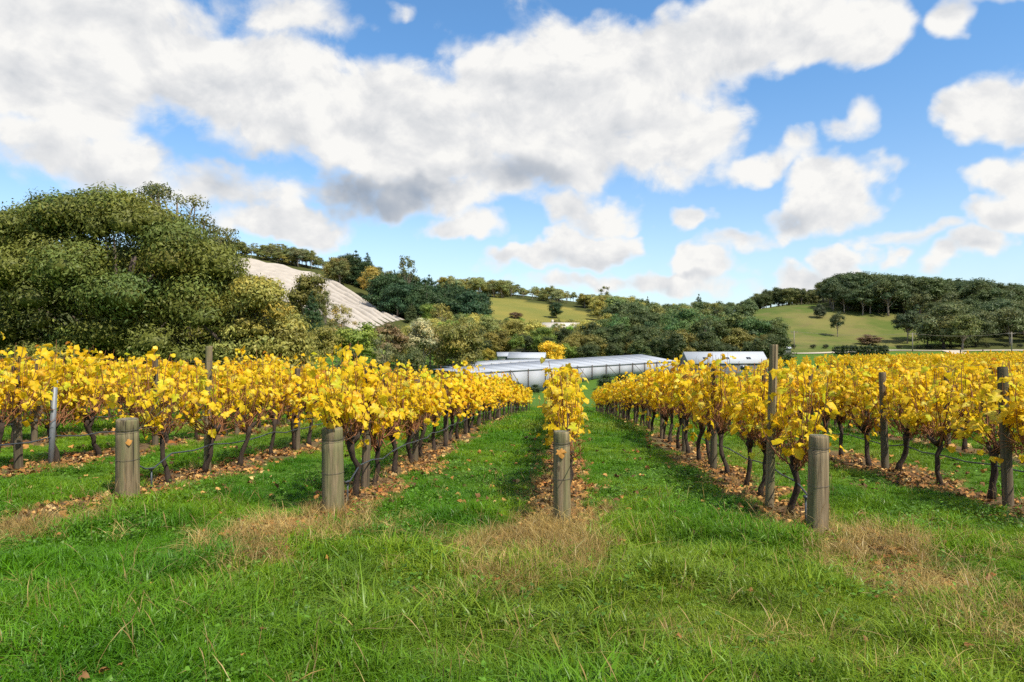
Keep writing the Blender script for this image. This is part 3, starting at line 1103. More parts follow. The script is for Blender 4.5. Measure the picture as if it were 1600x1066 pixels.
tree('dark leafy tree at the left end of the net houses', 'bush', 640, 540, 100, (.05, .06, .02), 1.0)

# shrubs along the track and on the pasture
for k_ in range(15):
    px = 1215 + k_ * 27 + random.uniform(-8, 8)
    if 1300 < px < 1395:
        continue
    tree('low dark shrub in the line along the upper side of the pale track', 'bush', px, 540 - random.uniform(-2, 3), 236, (.04, .045, .02), 1.6,
         'shrubs along the pale track', 'shrub', 'shrub', hmin=1.5)
for px, py, D, lb in ((1359, 522, 252, 'brown flattened bramble patch low on the right pasture'), (806, 487, 322, 'brown thicket in the middle of the yellow pasture')):
    tree(lb, 'bush', px, py, D, (.10, .065, .035), 2.2, None, 'shrub', 'shrub', hmin=2.2)
for px, py, D, lb in ((808, 596, 100, 'round dark shrub before the net wall left of the middle row'), (836, 600, 98, 'small dark shrub before the net wall nearest the middle row'),
                      (947, 584, 106, 'dark shrub before the net wall right of the middle row'), (972, 583, 110, 'spreading dark shrub farther right before the net wall'),
                      (790, 604, 97, 'low dark shrub at the left before the net wall')):
    tree(lb, 'bush', px, py, D, (.030, .045, .018), 1.3, None, 'shrub', 'shrub', hmin=1.2)


# ------------------------------------------------------------------ the big dark tree on the left and its neighbours
def big_tree(label, px, D, outline, depth_r, pybase, col, n, seed, r0, r1, name='gum_tree', bark=M_BARK_DARK, wd=.10, ln=.235, dens=11.5, core=.62):
    rng = np.random.default_rng(seed)
    x0, y0, _ = at(px, 533, D)
    zb = g1(x0, y0)
    xs = [o_[0] for o_ in outline]
    ys = [o_[1] for o_ in outline]
    puffs = []
    guard = 0
    while len(puffs) < n and guard < 20000:
        guard += 1
        ppx = rng.uniform(xs[0], xs[-1])
        r = rng.uniform(r0, r1)
        rpx = r * FPX / D
        t_ = float(np.interp(ppx, xs, ys)) + rpx * .75
        if t_ > pybase:
            continue
        if rng.random() < .30:
            ppy = t_ + rng.uniform(0, 8)
        else:
            ppy = rng.uniform(t_, pybase)
        # the crown is round in depth: shell positions towards and away from the camera
        uu = (ppx - (xs[0] + xs[-1]) / 2) / ((xs[-1] - xs[0]) / 2)
        vv = 1 - (ppy - min(ys)) / (pybase - min(ys))
        room = math.sqrt(max(0.02, 1 - uu * uu * .9)) * math.sqrt(max(0.05, 1 - max(0, vv - .25) ** 2 * 1.5))
        dd = depth_r * room * rng.choice([-1, -1, 1]) * rng.uniform(.55, 1.0)
        s = (D + dd) / D
        p = at(ppx, ppy, D + dd) - np.array([x0, y0, zb])
        if p[2] < .3:
            continue
        puffs.append((*p, r * rng.uniform(.9, 1.3), r * rng.uniform(.9, 1.2), r * rng.uniform(.5, .75)))
    puffs = np.array(puffs)
    t = thing(name, label, 'tree', (x0, y0, zb))
    mb = MB()
    H = puffs[:, 2].max()
    for s_ in range(3):
        a = np.array([rng.normal() * .5, rng.normal() * .5, -0.5])
        tp = np.array([rng.normal() * 2.2, rng.normal() * 2, H * .7])
        u = np.linspace(0, 1, 8)[:, None]
        mid = (a + tp) / 2 + np.array([rng.normal() * .8, rng.normal() * .6, 0])
        cur = (1 - u) ** 2 * a + 2 * u * (1 - u) * mid + u ** 2 * tp
        mb.tube(cur, .034 * H * np.linspace(1, .3, 8), 8)
        for k in rng.choice(len(puffs), 22):
            c = puffs[k][:3]
            st = cur[rng.integers(1, 6)]
            m2 = (st + c) / 2 + np.array([0, 0, .3])
            w = np.linspace(0, 1, 6)[:, None]
            mb.tube((1 - w) ** 2 * st + 2 * w * (1 - w) * m2 + w ** 2 * c, .011 * H * np.linspace(1, .2, 6), 5, cap=False)
    mb.build('trunk', bark, t, smooth=True)
    cr = link('crown', foliage(puffs, dens, ln, wd, rng, 'crown', .22, .16, .10, core), t)
    cr.color = (col[0] * TREE_GAIN, col[1] * TREE_GAIN, col[2] * TREE_GAIN, 1)
    return t


big_tree('huge dense dark green tree filling the left side behind the vines', 180, 50,
         [(-120, 420), (-60, 355), (0, 338), (60, 312), (120, 304), (180, 291), (215, 301), (250, 326), (300, 362), (345, 395), (390, 446), (425, 510)],
         8.5, 585, (.080, .090, .016), 250, 5, 1.2, 2.1)
big_tree('airy gum with sky showing through behind the huge dark tree', 290, 60,
         [(220, 292), (258, 278), (292, 290), (325, 322), (362, 372)], 3.0, 430, (.075, .080, .022), 34, 6, .75, 1.15, bark=M_BARK, wd=.10, ln=.26, dens=7.0, core=0.0)
big_tree('bushy yellow green tree at the right foot of the huge dark tree', 420, 45,
         [(355, 470), (385, 430), (415, 432), (445, 470), (470, 530), (478, 575)], 3.6, 600, (.165, .155, .034), 75, 8, .7, 1.15, name='leafy_tree')
big_tree('dark tree at the far left edge behind the vines', -40, 58,
         [(-150, 400), (-90, 340), (-30, 318), (20, 330), (60, 400)], 5.0, 590, (.085, .085, .024), 60, 9, 1.1, 1.7)

# ------------------------------------------------------------------ netted slope
nrow = 9
upper = [(335, 403, 336), (365, 404, 334), (430, 413, 336), (500, 430, 328), (552, 457, 303), (634, 499, 262)]
lower = [(300, 436, 270), (350, 445, 262), (405, 462, 248), (455, 482, 238), (510, 505, 228), (560, 522, 220)]
for k in range(nrow):
    t0 = k / nrow
    t1 = (k + 1) / nrow
    cl = []
    for t in (t0 + .015, (t0 + t1) / 2, t1 - .015):
        line = []
        for u in np.linspace(0, 1, 26):
            pu = at(*[np.interp(u, np.linspace(0, 1, 6), [c_[m_] for c_ in upper]) for m_ in range(3)])
            pl = at(*[np.interp(u, np.linspace(0, 1, 6), [c_[m_] for c_ in lower]) for m_ in range(3)])
            line.append((pu * (1 - t) + pl * t)[:2])
        cl.append(np.array(line))
    prof = []
    w = np.linspace(0, 1, 9)
    for ww in w:
        xy = cl[0] * (1 - ww) + cl[2] * ww
        hgt = 1.5 * (1 - abs(2 * ww - 1) ** 2.6)
        taper = np.clip(np.minimum(np.arange(26), 25 - np.arange(26)) / 2.0, 0.02, 1)
        z = G(xy[:, 0], xy[:, 1]) + 0.05 + hgt * taper * (1 + .22 * np.sin(np.arange(26) * 1.9 + k) + .12 * np.sin(np.arange(26) * 4.7 + 2 * k)) 
        prof.append(np.stack([xy[:, 0], xy[:, 1], z], 1))
    A = np.array(prof)
    nn, mm = A.shape[:2]
    i, j = np.meshgrid(np.arange(nn - 1), np.arange(mm - 1), indexing='ij')
    Q = np.stack([i * mm + j, i * mm + j + 1, (i + 1) * mm + j + 1, (i + 1) * mm + j], -1).reshape(-1, 4)
    nm_ = np_mesh('vine_net', A.reshape(-1, 3), [Q], M_NET, smooth=True)
    tag(link('vine_net', nm_), f"cream bird net over vines, {('topmost', 'second', 'third', 'fourth', 'fifth', 'sixth', 'seventh', 'eighth', 'lowest')[k]} strip counted down the left hillside", 'net', 'bird nets on the left hillside')


# ------------------------------------------------------------------ net house, sheds, houses
def V3(p):
    return np.asarray(p, float)


def quad_slab(mb, a, b, c, d, th):
    """a flat panel with thickness th below/behind"""
    a, b, c, d = map(V3, (a, b, c, d))
    n = np.cross(b - a, d - a)
    n /= np.linalg.norm(n)
    t = n * th
    mb.add([a, b, c, d, a - t, b - t, c - t, d - t],
           [(0, 1, 2, 3), (7, 6, 5, 4), (0, 4, 5, 1), (1, 5, 6, 2), (2, 6, 7, 3), (3, 7, 4, 0)])


A0 = at(735, 616, 100)
A1 = at(1060, 584, 140)
for p in (A0, A1):
    p[2] = g1(p[0], p[1])
dirw = A1 - A0
L = np.linalg.norm(dirw[:2])
ux, uy = dirw[0] / L, dirw[1] / L
back = np.array([-uy, ux, 0.0])
if back[1] < 0:
    back = -back
t = thing('net_house', 'long white net house with poles and sloping roof behind the vineyard', 'net house', A0)
NP = 14
eh = 2.5


def wallpt(s, h, bk=0.0):
    xy = A0[:2] * (1 - s) + A1[:2] * s + back[:2] * bk
    zb = g1(*(A0[:2] * (1 - s) + A1[:2] * s)) if h < 1 else A0[2] * (1 - s) + A1[2] * s + .15 * math.sin(s * pi)
    return np.array([xy[0], xy[1], zb + h]) - A0


for k in range(NP):
    s0, s1 = k / NP + .0004, (k + 1) / NP - .0004
    mb = MB()
    quad_slab(mb, wallpt(s0, .1), wallpt(s1, .1), wallpt(s1, eh), wallpt(s0, eh), .05)
    mb.build('wall_panel', M_NETWALL, t)
    mb = MB()
    quad_slab(mb, wallpt(s0, eh + .02, 0), wallpt(s1, eh + .02, 0), wallpt(s1, eh + .35 + 1.0 * s1, 9), wallpt(s0, eh + .35 + 1.0 * s0, 9), .05)
    mb.build('roof_panel', M_NETROOF, t)
for k in range(NP + 1):
    s = k / NP
    mb = MB()
    mb.tube([wallpt(s, -.2, -.12), wallpt(s, eh + .12, -.12)], .065, 6)
    mb.build('pole', M_BARK_DARK, t)
    if k % 2 == 0 and k < NP:
        mb = MB()
        mb.tube([wallpt(s + .004, eh, -.16), wallpt(s + .028, .1, -1.6)], .045, 5)
        mb.build('stay', M_BARK_DARK, t)
mb = MB()
quad_slab(mb, wallpt(0, eh - .12, -.06), wallpt(1, eh - .12, -.06), wallpt(1, eh + .10, -.06), wallpt(0, eh + .10, -.06), .04)
mb.build('eave', M_STEEL, t)

# ribbed second bay behind the left end
B0 = at(705, 588, 122)
B1 = at(880, 576, 138)
for p in (B0, B1):
    p[2] = g1(p[0], p[1])
t = thing('net_house', 'white ribbed net bay behind the left end of the long net house', 'net house', B0)
for k in range(12):
    def bp_(s, h, bk=0.0):
        xy = B0[:2] * (1 - s) + B1[:2] * s + back[:2] * bk
        return np.array([xy[0], xy[1], B0[2] * (1 - s) + B1[2] * s + h]) - B0
    s0, s1 = k / 12 + .003, (k + 1) / 12 - .003
    top_ = lambda s_: 2.0 + .7 * math.sin(min(1.0, s_ * 1.6) * pi / 2)
    mb = MB()
    quad_slab(mb, bp_(s0, 0), bp_(s1, 0), bp_(s1, top_(s1)), bp_(s0, top_(s0)), .05)
    mb.build('wall_panel', M_NETWALL, t)
    mb = MB()
    mb.tube([bp_(s0 - .003, -.2, -.1), bp_(s0 - .003, top_(s0) + .05, -.1)], .07, 5)
    mb.build('pole', M_ROOFW, t)
    mb = MB()
    quad_slab(mb, bp_(s0, top_(s0) + .02), bp_(s1, top_(s1) + .02), bp_(s1, top_(s1) + .15, 6), bp_(s0, top_(s0) + .15, 6), .05)
    mb.build('roof_panel', M_NETROOF, t)


def house(label, P, rz, Ln, Wd, wall_h, roof_h, wall_m, roof_m, wins, cat='house', name='house', over=.3, chim=False, skylights=0, door=True, group=None):
    """gable house: length along local X, front gable at local -X"""
    t = thing(name, label, cat, P, rz, group)
    mb = MB()
    x0, x1, y0, y1 = 0, Ln, -Wd / 2, Wd / 2
    V = [(x0, y0, -.6), (x1, y0, -.6), (x1, y1, -.6), (x0, y1, -.6), (x0, y0, wall_h), (x1, y0, wall_h), (x1, y1, wall_h), (x0, y1, wall_h), (x0, 0, wall_h + roof_h), (x1, 0, wall_h + roof_h)]
    mb.add(V, [(0, 1, 5, 4), (2, 3, 7, 6)], ngons=[(3, 0, 4, 8, 7), (1, 2, 6, 9, 5)])
    mb.build('wall', wall_m, t)
    sl = roof_h / (Wd / 2)
    for sgn in (-1, 1):
        mb = MB()
        e = Wd / 2 + over
        a = (x0 - over, 0, wall_h + roof_h + .10)
        b_ = (x1 + over, 0, wall_h + roof_h + .10)
        c_ = (x1 + over, sgn * e, wall_h + roof_h + .10 - sl * e)
        d_ = (x0 - over, sgn * e, wall_h + roof_h + .10 - sl * e)
        if sgn > 0:
            quad_slab(mb, a, b_, c_, d_, -.09) if False else quad_slab(mb, d_, c_, b_, a, -.09)
        else:
            quad_slab(mb, a, b_, c_, d_, -.09) if False else quad_slab(mb, d_, c_, b_, a, .09)
        r_ = mb.build('roof', roof_m, t)
        if sgn < 0:
            for k in range(skylights):
                m2 = MB()
                fx = x0 + Ln * (k + .8) / (skylights + .6)
                pa = lambda q_, w_: (fx + w_, -e * q_, wall_h + roof_h + .13 - sl * e * q_)
                quad_slab(m2, pa(.66, -.45), pa(.66, .45), pa(.48, .45), pa(.48, -.45), .03)
                m2.build('skylight', M_GLASS, r_)
    for (wx, wz, ww, wh) in wins:
        mb = MB()
        mb.box((wx, y0 - .03, wz), (ww, .08, wh))
        f_ = mb.build('window', M_ROOFW, t)
        mb = MB()
        mb.box((wx, y0 - .085, wz), (ww - .16, .03, wh - .16))
        mb.build('pane', M_GLASS, f_)
    if door:
        mb = MB()
        mb.box((x0 - .04, 0, 1.0), (.06, 2.2, 2.2))
        mb.build('door', M_CLAD, t)
    if chim:
        mb = MB()
        mb.box((x0 + Ln * .3, .6, wall_h + roof_h + .5), (.7, .7, 1.2))
        mb.build('chimney', M_CREAM, t)
    return t


P = at(1070, 588, 133)
P[2] = g1(P[0], P[1])
house('grey gabled packing shed with a long white roof behind the vines', P, math.radians(12), 16, 4.6, 2.3, 2.0, M_CLAD, M_ROOFW, [(5, 1.4, 1.4, .9), (11, 1.4, 1.4, .9)], 'shed', 'shed', .25, skylights=3)
P = at(797, 575, 150)
P[2] = g1(P[0], P[1]) + .2
house('small house with a pale blue white roof behind the net houses', P, math.radians(-2), 7.6, 6.0, 1.9, 1.1, M_CREAM, M_ROOFW, [(1.6, 1.2, 1.0, .9), (3.8, 1.2, 1.0, .9), (6, 1.2, 1.0, .9)], chim=False)
P = at(778, 575, 156)
P[2] = g1(P[0], P[1]) + .2
house('low outbuilding half hidden left of the small white roofed house', P, math.radians(10), 5, 4, 1.8, .8, M_CREAM, M_ROOFW, [(2, 1.4, 1.0, .9)])
P = at(845, 529, 240)
P[2] = g1(P[0], P[1]) + 1.0
house('cream hillside house among trees below the yellow pasture', P, math.radians(8), 14, 7, 2.8, 1.9, M_CREAM, M_CREAM, [(3, 1.5, 1.6, 1.2), (7, 1.5, 1.6, 1.2), (11, 1.5, 1.6, 1.2)], chim=True)
P = at(1212, 558, 205)
P[2] = g1(P[0], P[1])
house('tiny farm shelter with a pale roof beside the tall post of the row', P, 0, 4, 2.6, 1.7, .45, M_CLAD, M_ROOFW, [], 'shed', 'shed', door=True)


# ------------------------------------------------------------------ track, hedge, power poles, far vineyard
def ribbon(name, pts_, width, mat, lift):
    P_ = np.array(pts_)
    tck = np.linspace(0, 1, len(P_))
    u = np.linspace(0, 1, 60)
    C_ = np.stack([np.interp(u, tck, P_[:, m_]) for m_ in range(2)], 1)
    T_ = np.gradient(C_, axis=0)
    T_ /= np.linalg.norm(T_, axis=1)[:, None]
    Nn = np.stack([-T_[:, 1], T_[:, 0]], 1)
    rows_ = []
    for w_ in np.linspace(-.5, .5, 4):
        xy = C_ + Nn * w_ * width
        rows_.append(np.stack([xy[:, 0], xy[:, 1], G(xy[:, 0], xy[:, 1]) + lift], 1))
    A = np.array(rows_)
    nn, mm = A.shape[:2]
    i, j = np.meshgrid(np.arange(nn - 1), np.arange(mm - 1), indexing='ij')
    Q = np.stack([i * mm + j, (i + 1) * mm + j, (i + 1) * mm + j + 1, i * mm + j + 1], -1).reshape(-1, 4)
    return tag(link(name, np_mesh(name, A.reshape(-1, 3), [Q], mat)), kind='structure')


ribbon('track', [at(1225, 553, 212)[:2], at(1300, 551, 218)[:2], at(1400, 549, 226)[:2], at(1500, 549, 224)[:2], at(1700, 549, 222)[:2], at(1900, 549, 222)[:2]], 5.0, M_TRACK, .18)
ribbon('driveway', [at(1485, 549, 222)[:2], at(1500, 553, 205)[:2], at(1512, 560, 182)[:2]], 5.0, M_TRACK, .22)

# clipped hedge
hx0, hx1 = at(1306, 556, 196), at(1386, 556, 200)
rng = np.random.default_rng(77)
hp = []
for u in np.linspace(0, 1, 26):
    for lay in (0.6, 1.5, 2.4):
        xy = hx0[:2] * (1 - u) + hx1[:2] * u + rng.normal(size=2) * .25
        hp.append((xy[0] - hx0[0], xy[1] - hx0[1], lay + rng.normal() * .12, .62, .8, .6))
hz = g1(hx0[0], hx0[1])
h_ = thing('hedge', 'clipped dark green hedge beside the pale track', 'hedge', (hx0[0], hx0[1], hz))
hh = link('foliage', foliage(np.array(hp), 8, .30, .2, rng, 'foliage', .1, .1, .2, .7), h_)
hh.color = (.032, .052, .014, 1)
mb = MB()
for u in np.linspace(0.03, .97, 9):
    xy = (hx1[:2] - hx0[:2]) * u
    mb.tube([(xy[0], xy[1], -.3), (xy[0], xy[1], 1.6)], .06, 5)
mb.build('stem', M_BARK_DARK, h_)

poles = []
for px, pyt, pyb, D, lb in ((1241, 517, 546, 232, 'leaning power pole at the left foot of the right pasture'), (1426, 520, 552, 218, 'thin power pole at the right end of the pasture'),
                            (1581, 519, 558, 205, 'power pole with a crossarm near the right edge beside the track')):
    x, y, zt = at(px, pyt, D)
    zb = g1(x, y)
    t = thing('power_pole', lb, 'power pole', (x, y, zb))
    mb = MB()
    mb.tube([(0, 0, -.4), (0, 0, zt - zb)], [.17, .12], 8)
    mb.build('pole', M_TIMBER, t)
    mb = MB()
    mb.box((0, -.02, zt - zb - .5), (2.2, .14, .14))
    mb.build('crossarm', M_TIMBER, t)
    for s_ in (-.9, .9):
        mb = MB()
        mb.tube([(s_, -.02, zt - zb - .42), (s_, -.02, zt - zb - .18)], .07, 6)
        mb.build('insulator', M_STEEL, t)
    poles.append(np.array([x, y, zt - .25]))
for a, b_, lb in ((poles[1], poles[2], 'power line hanging between the thin pole and the crossarm pole'), (poles[2], poles[2] + np.array([45., -8., 2.]), 'power line leaving the crossarm pole to the right'),
                  (poles[0], poles[1], 'power line hanging across the foot of the right pasture')):
    u = np.linspace(0, 1, 16)[:, None]
    c_ = a * (1 - u) + b_ * u
    c_[:, 2] -= 0.9 * 4 * (u * (1 - u))[:, 0]
    mb = MB()
    mb.tube(c_, .035, 4)
    tag(mb.build('power_line', M_TIMBER), lb, 'power line')
# dark posts beside the driveway
for px, D, lb in ((1501, 176, 'dark gate post left of the pale driveway'), (1536, 172, 'dark gate post right of the pale driveway')):
    x, y, _ = at(px, 560, D)
    t = thing('gate_post', lb, 'post', (x, y, g1(x, y)))
    mb = MB()
    mb.tube([(0, 0, -.3), (0, 0, 2.2), (0, 0, 2.3)], [.16, .15, .08], 8)
    mb.build('shaft', M_BARK_DARK, t)

# ------------------------------------------------------------------ vines
LEAF_OUT = np.array([(0, 0), (.16, -.10), (.42, -.02), (.36, .16), (.56, .42), (.32, .50), (.26, .72), (0, 1.02),
                     (-.27, .70), (-.33, .48), (-.55, .40), (-.37, .15), (-.41, -.04), (-.15, -.11)])


def leaf_template(seed, full=True):
    r = np.random.default_rng(seed)
    O = LEAF_OUT.copy() if full else LEAF_OUT[[0, 2, 4, 7, 10, 12]].copy()
    O = O * (1 + r.normal(size=O.shape) * .07)
    z = -0.75 * np.abs(O[:, 0]) * r.uniform(-.2, 1.0) - .40 * (O[:, 1] - .4) ** 2 * r.uniform(-.6, 2.2) + r.normal(size=len(O)) * .075
    V = np.concatenate([[(0, .38, .05)], np.stack([O[:, 0], O[:, 1], z], 1)])
    n = len(O)
    F = np.array([(0, 1 + k, 1 + (k + 1) % n) for k in range(n)])
    return V, F


YEL = np.array([(.92, .62, .014), (.93, .68, .024), (.90, .55, .011), (.91, .59, .012), (.82, .42, .010), (.70, .68, .030), (.90, .76, .12), (.60, .25, .015)])
YELP = np.array([.24, .19, .19, .16, .07, .09, .04, .02])
LEAF_MESH = []
for k in range(40):
    V, F = leaf_template(200 + k)
    rk = np.random.default_rng(k)
    c = np.tile(YEL[rk.choice(8, p=YELP)], (len(V), 1))
    e_ = (rk.random(len(V)) ** 2 * rk.choice([0, .25, .9]))[:, None]      # browned margins on some leaves
    e_[0] = 0
    c = c * (1 - e_) + np.array([.34, .13, .02]) * e_
    c[0] = c[0] * .6 + np.array([.62, .66, .03]) * .4                    # greener along the midrib
    LEAF_MESH.append(np_mesh('leaf', V, [F], M_VLEAF, tint=c))


def vine_data(seed, leafy_=1.0, ncane=26, young=False):
    """trunk polyline, canes and leaf placements of one vine; rows run along local Y"""
    r = np.random.default_rng(seed)
    hd = np.array([r.normal() * .05, r.normal() * .09, .70 + r.normal() * .04])
    t = np.linspace(0, 1, 7)
    tr = np.outer(t, hd)
    tr[:, 0] += np.sin(t * 5 + r.random() * 6) * .022
    tr[:, 1] += np.sin(t * 4 + r.random() * 6) * .024
    tr[1:-1] += r.normal(size=(5, 3)) * .010
    tr[0] = (tr[0][0], tr[0][1], -.08)
    canes, twig = [], []
    for k in range(ncane):
        side = r.choice([-1, 1])
        st = hd + np.array([r.normal() * .03, side * abs(r.normal()) * .16, r.uniform(-.06, .10)])
        dy = side * abs(r.normal()) * .36
        dx = r.normal() * .12
        ln = r.uniform(.5, 1.2)
        if r.random() < .18:
            dy *= 1.6
            ln *= .6
        end = st + np.array([dx, dy, ln])
        mid = (st + end) / 2 + np.array([r.normal() * .06 + dx * .3, r.normal() * .05 + dy * .45, -.05])
        u = np.linspace(0, 1, 7)[:, None]
        c_ = (1 - u) ** 2 * st + 2 * u * (1 - u) * mid + u ** 2 * end
        c_ += np.cumsum(r.normal(size=c_.shape) * .012, axis=0)
        canes.append((c_, r.uniform(.0045, .0085)))
    for k in range(3):          # tall whips above the canopy
        st = hd + np.array([r.normal() * .03, r.normal() * .22, .05])
        end = st + np.array([r.normal() * .12, r.normal() * .26, r.uniform(.85, 1.22)])
        u = np.linspace(0, 1, 7)[:, None]
        c_ = st * (1 - u) + end * u + np.cumsum(r.normal(size=(7, 3)) * .016, axis=0)
        canes.append((c_, .0045))
    for k in range(24):         # the tangle of old wood over the head
        st = hd + np.array([r.normal() * .07, r.normal() * .30, r.uniform(.0, .30)])
        end = st + np.array([r.normal() * .12, r.normal() * .22, r.uniform(-.05, .40)])
        u = np.linspace(0, 1, 7)[:, None]
        twig.append((st * (1 - u) + end * u + np.cumsum(r.normal(size=(7, 3)) * .012, axis=0), r.uniform(.004, .007)))
    for k in range(7):          # loose shoots that fall outward
        side = r.choice([-1, 1])
        st = hd + np.array([0, side * r.uniform(.05, .25), .05])
        end = st + np.array([r.choice([-1, 1]) * r.uniform(.12, .34), side * r.uniform(.1, .45), r.uniform(-.18, .35)])
        mid = (st + end) / 2 + np.array([0, 0, .22])
        u = np.linspace(0, 1, 7)[:, None]
        canes.append(((1 - u) ** 2 * st + 2 * u * (1 - u) * mid + u ** 2 * end, .0045))
    pos, nor, tip, siz = [], [], [], []
    clump = r.random(len(canes)) ** .7
    for ci, (c_, _) in enumerate(canes):
        m = int(leafy_ * r.poisson(10.5) * (.15 + 1.35 * clump[ci]))
        for _k in range(m):
            u = 1 - (r.random() ** 1.25) * .56
            p = np.array([np.interp(u, np.linspace(0, 1, 7), c_[:, a]) for a in range(3)])
            off = r.normal(size=3) * np.array([.07, .06, .05])
            pos.append(p + off)
            nn = np.array([np.sign(off[0] + r.normal() * .03) * r.uniform(.3, 1.2) + .25, r.normal() * .6 - .2, r.uniform(.1, .9)])
            nor.append(nn)
            tip.append(np.array([off[0] * 3 + r.normal() * .35, r.normal() * .45, -1.0 + r.normal() * .35]))
            siz.append(r.uniform(.062, .145))
    for _k in range(int(9 * leafy_)):   # hanging low leaves
        p = hd + np.array([r.normal() * .14, r.normal() * .30, r.uniform(-.12, .25)])
        pos.append(p)
        nor.append(np.array([r.normal(), r.normal() * .5, .4]))
        tip.append(np.array([r.normal() * .3, r.normal() * .3, -1]))
        siz.append(r.uniform(.06, .12))
    pos, nor, tip, siz = np.array(pos), np.array(nor), np.array(tip), np.array(siz)
    kp = (pos[:, 2] > 1.02 + r.normal(size=len(pos)) * .08) | (r.random(len(pos)) < .24)
    return hd, tr, canes + twig, pos[kp], nor[kp], tip[kp], siz[kp]


def trunk_of(hd, tr, seed):
    r = np.random.default_rng(seed)
    mb = MB()
    mb.tube(tr, np.array([.052, .038, .031, .035, .029, .036, .052]) * r.uniform(.85, 1.2), 8)
    for s_ in (-1, 1):           # the gnarled arms of the head
        for _k in range(2):
            e = hd + np.array([r.normal() * .05, s_ * r.uniform(.06, .20), r.uniform(.02, .14)])
            mb.tube([hd - (0, 0, .06), (hd + e) / 2 + r.normal(size=3) * .025, e], [.036, .030, .018], 6)
    return mb


def canes_of(canes, sides=4):
    mb = MB()
    for c_, rad in canes:
        mb.tube(c_, np.linspace(rad * 1.15, rad * .5, len(c_)), sides, cap=False)
    return mb


def foliage_of(pos, nor, tip, siz, seed, full=False, grow=1.0):
    r = np.random.default_rng(seed)
    n = len(pos)
    R = frame_from(nor + r.normal(size=nor.shape) * .25, tip)
    Vs, Fs, Cs = [], [], []
    which = r.integers(0, 4, n)
    off = 0
    shade = YEL[r.choice(8, n, p=YELP)] * r.uniform(.88, 1.08, (n, 1))
    for w_ in range(4):
        m_ = which == w_
        if not m_.any():
            continue
        V, F = leaf_template(300 + w_, full)
        VV = spread(V - np.array([0, .0, 0]), R[m_], siz[m_] * grow, pos[m_])
        Fs.append(spread_faces(F, m_.sum(), len(V)) + off)
        off += len(VV)
        Vs.append(VV)
        Cs.append(np.repeat(shade[m_], len(V), axis=0))
    return np_mesh('foliage', np.concatenate(Vs), [np.concatenate(Fs)], M_VLEAF, tint=np.concatenate(Cs))


ORD = ['first', 'second', 'third', 'fourth', 'fifth', 'sixth', 'seventh', 'eighth', 'ninth', 'tenth', 'eleventh', 'twelfth', 'thirteenth', 'fourteenth', 'fifteenth']


def row_phrase(k):
    if k == 0:
        return 'the middle row'
    return f"the {ORD[abs(k) - 1]} row {'right' if k > 0 else 'left'} of the middle row"


vines = []
for k in ROWS:
    y = start_y(k) + 0.80
    n_ = 0
    while y < end_y(k):
        x = k * ROW + random.gauss(0, .03)
        yy = y + random.gauss(0, .05)
        z = g1(x, yy)
        px, py, D = pix(x, yy, z + 1.1)
        vines.append((D if -90 < px < 1690 else 1e6 + D, k, n_, x, yy, z))
        y += 1.04
        n_ += 1
vines.sort()
vines = [v for v in vines if v[0] < 1e6]
NEAR_D = 12.6
MID = []
for s in range(12):
    hd, tr, canes, pos, nor, tip, siz = vine_data(500 + s, (0.52, .70, .88, .36)[s % 4], 30)
    MID.append((trunk_of(hd, tr, s).mesh('trunk', M_VBARK, True), canes_of(canes, 3).mesh('canes', M_CANE), foliage_of(pos, nor, tip, siz, 600 + s)))
row_leafy = {k: (1.0, .9, 1.1, .8)[k % 4] for k in ROWS}
for idx, (D, k, n_, x, y, z) in enumerate(vines[:300]):
    if n_ < 12:
        lb = f"{ORD[n_]} yellow grapevine from the near end of {row_phrase(k)}"
        gr = 'grapevines near the front of their rows'
    else:
        lb = f"small far grapevine towards the distant end of {row_phrase(k)}"
        gr = f"far grapevines in {row_phrase(k)}"
    flip = 0.0
    t = thing('grapevine', lb, 'grapevine', (x, y, z), flip, gr)
    sc_ = random.uniform(.80, 1.02)
    t.scale = (1, 1, sc_ * (.92 if k == 0 and n_ < 3 else 1))
    if D < NEAR_D and -4 <= k <= 4:
        seed = 9000 + idx
        hd, tr, canes, pos, nor, tip, siz = vine_data(seed, {0: .44}.get(k, random.uniform(.38, .72)), 36)
        if k == 0:
            pos[:, 0] *= .72
            for c_, _r in canes:
                c_[:, 0] *= .72
        trunk_of(hd, tr, seed).build('trunk', M_VBARK, t, smooth=True)
        tag(canes_of(canes, 5).build('canes', M_CANE, t, smooth=True), kind='stuff')
        r = np.random.default_rng(seed)
        R = frame_from(nor + r.normal(size=nor.shape) * .25, tip)
        n = min(len(pos), 290)
        pick = r.permutation(len(pos))
        for a in pick[:n]:
            lo = bpy.data.objects.new('leaf', LEAF_MESH[r.integers(0, len(LEAF_MESH))])
            COL.objects.link(lo)
            lo.parent = t
            M4 = np.eye(4)
            M4[:3, :3] = R[a] * siz[a]
            M4[:3, 3] = pos[a]
            lo.matrix_basis = Matrix([list(map(float, row_)) for row_ in M4])
        rest = pick[n:]
        if len(rest):
            tag(link('foliage', foliage_of(pos[rest], nor[rest], tip[rest], siz[rest], seed, True), t), kind='stuff')
    else:
        tm, cm, fm = MID[random.randrange(len(MID))]
        link('trunk', tm, t)
        tag(link('canes', cm, t), kind='stuff')
        tag(link('foliage', fm, t), kind='stuff')


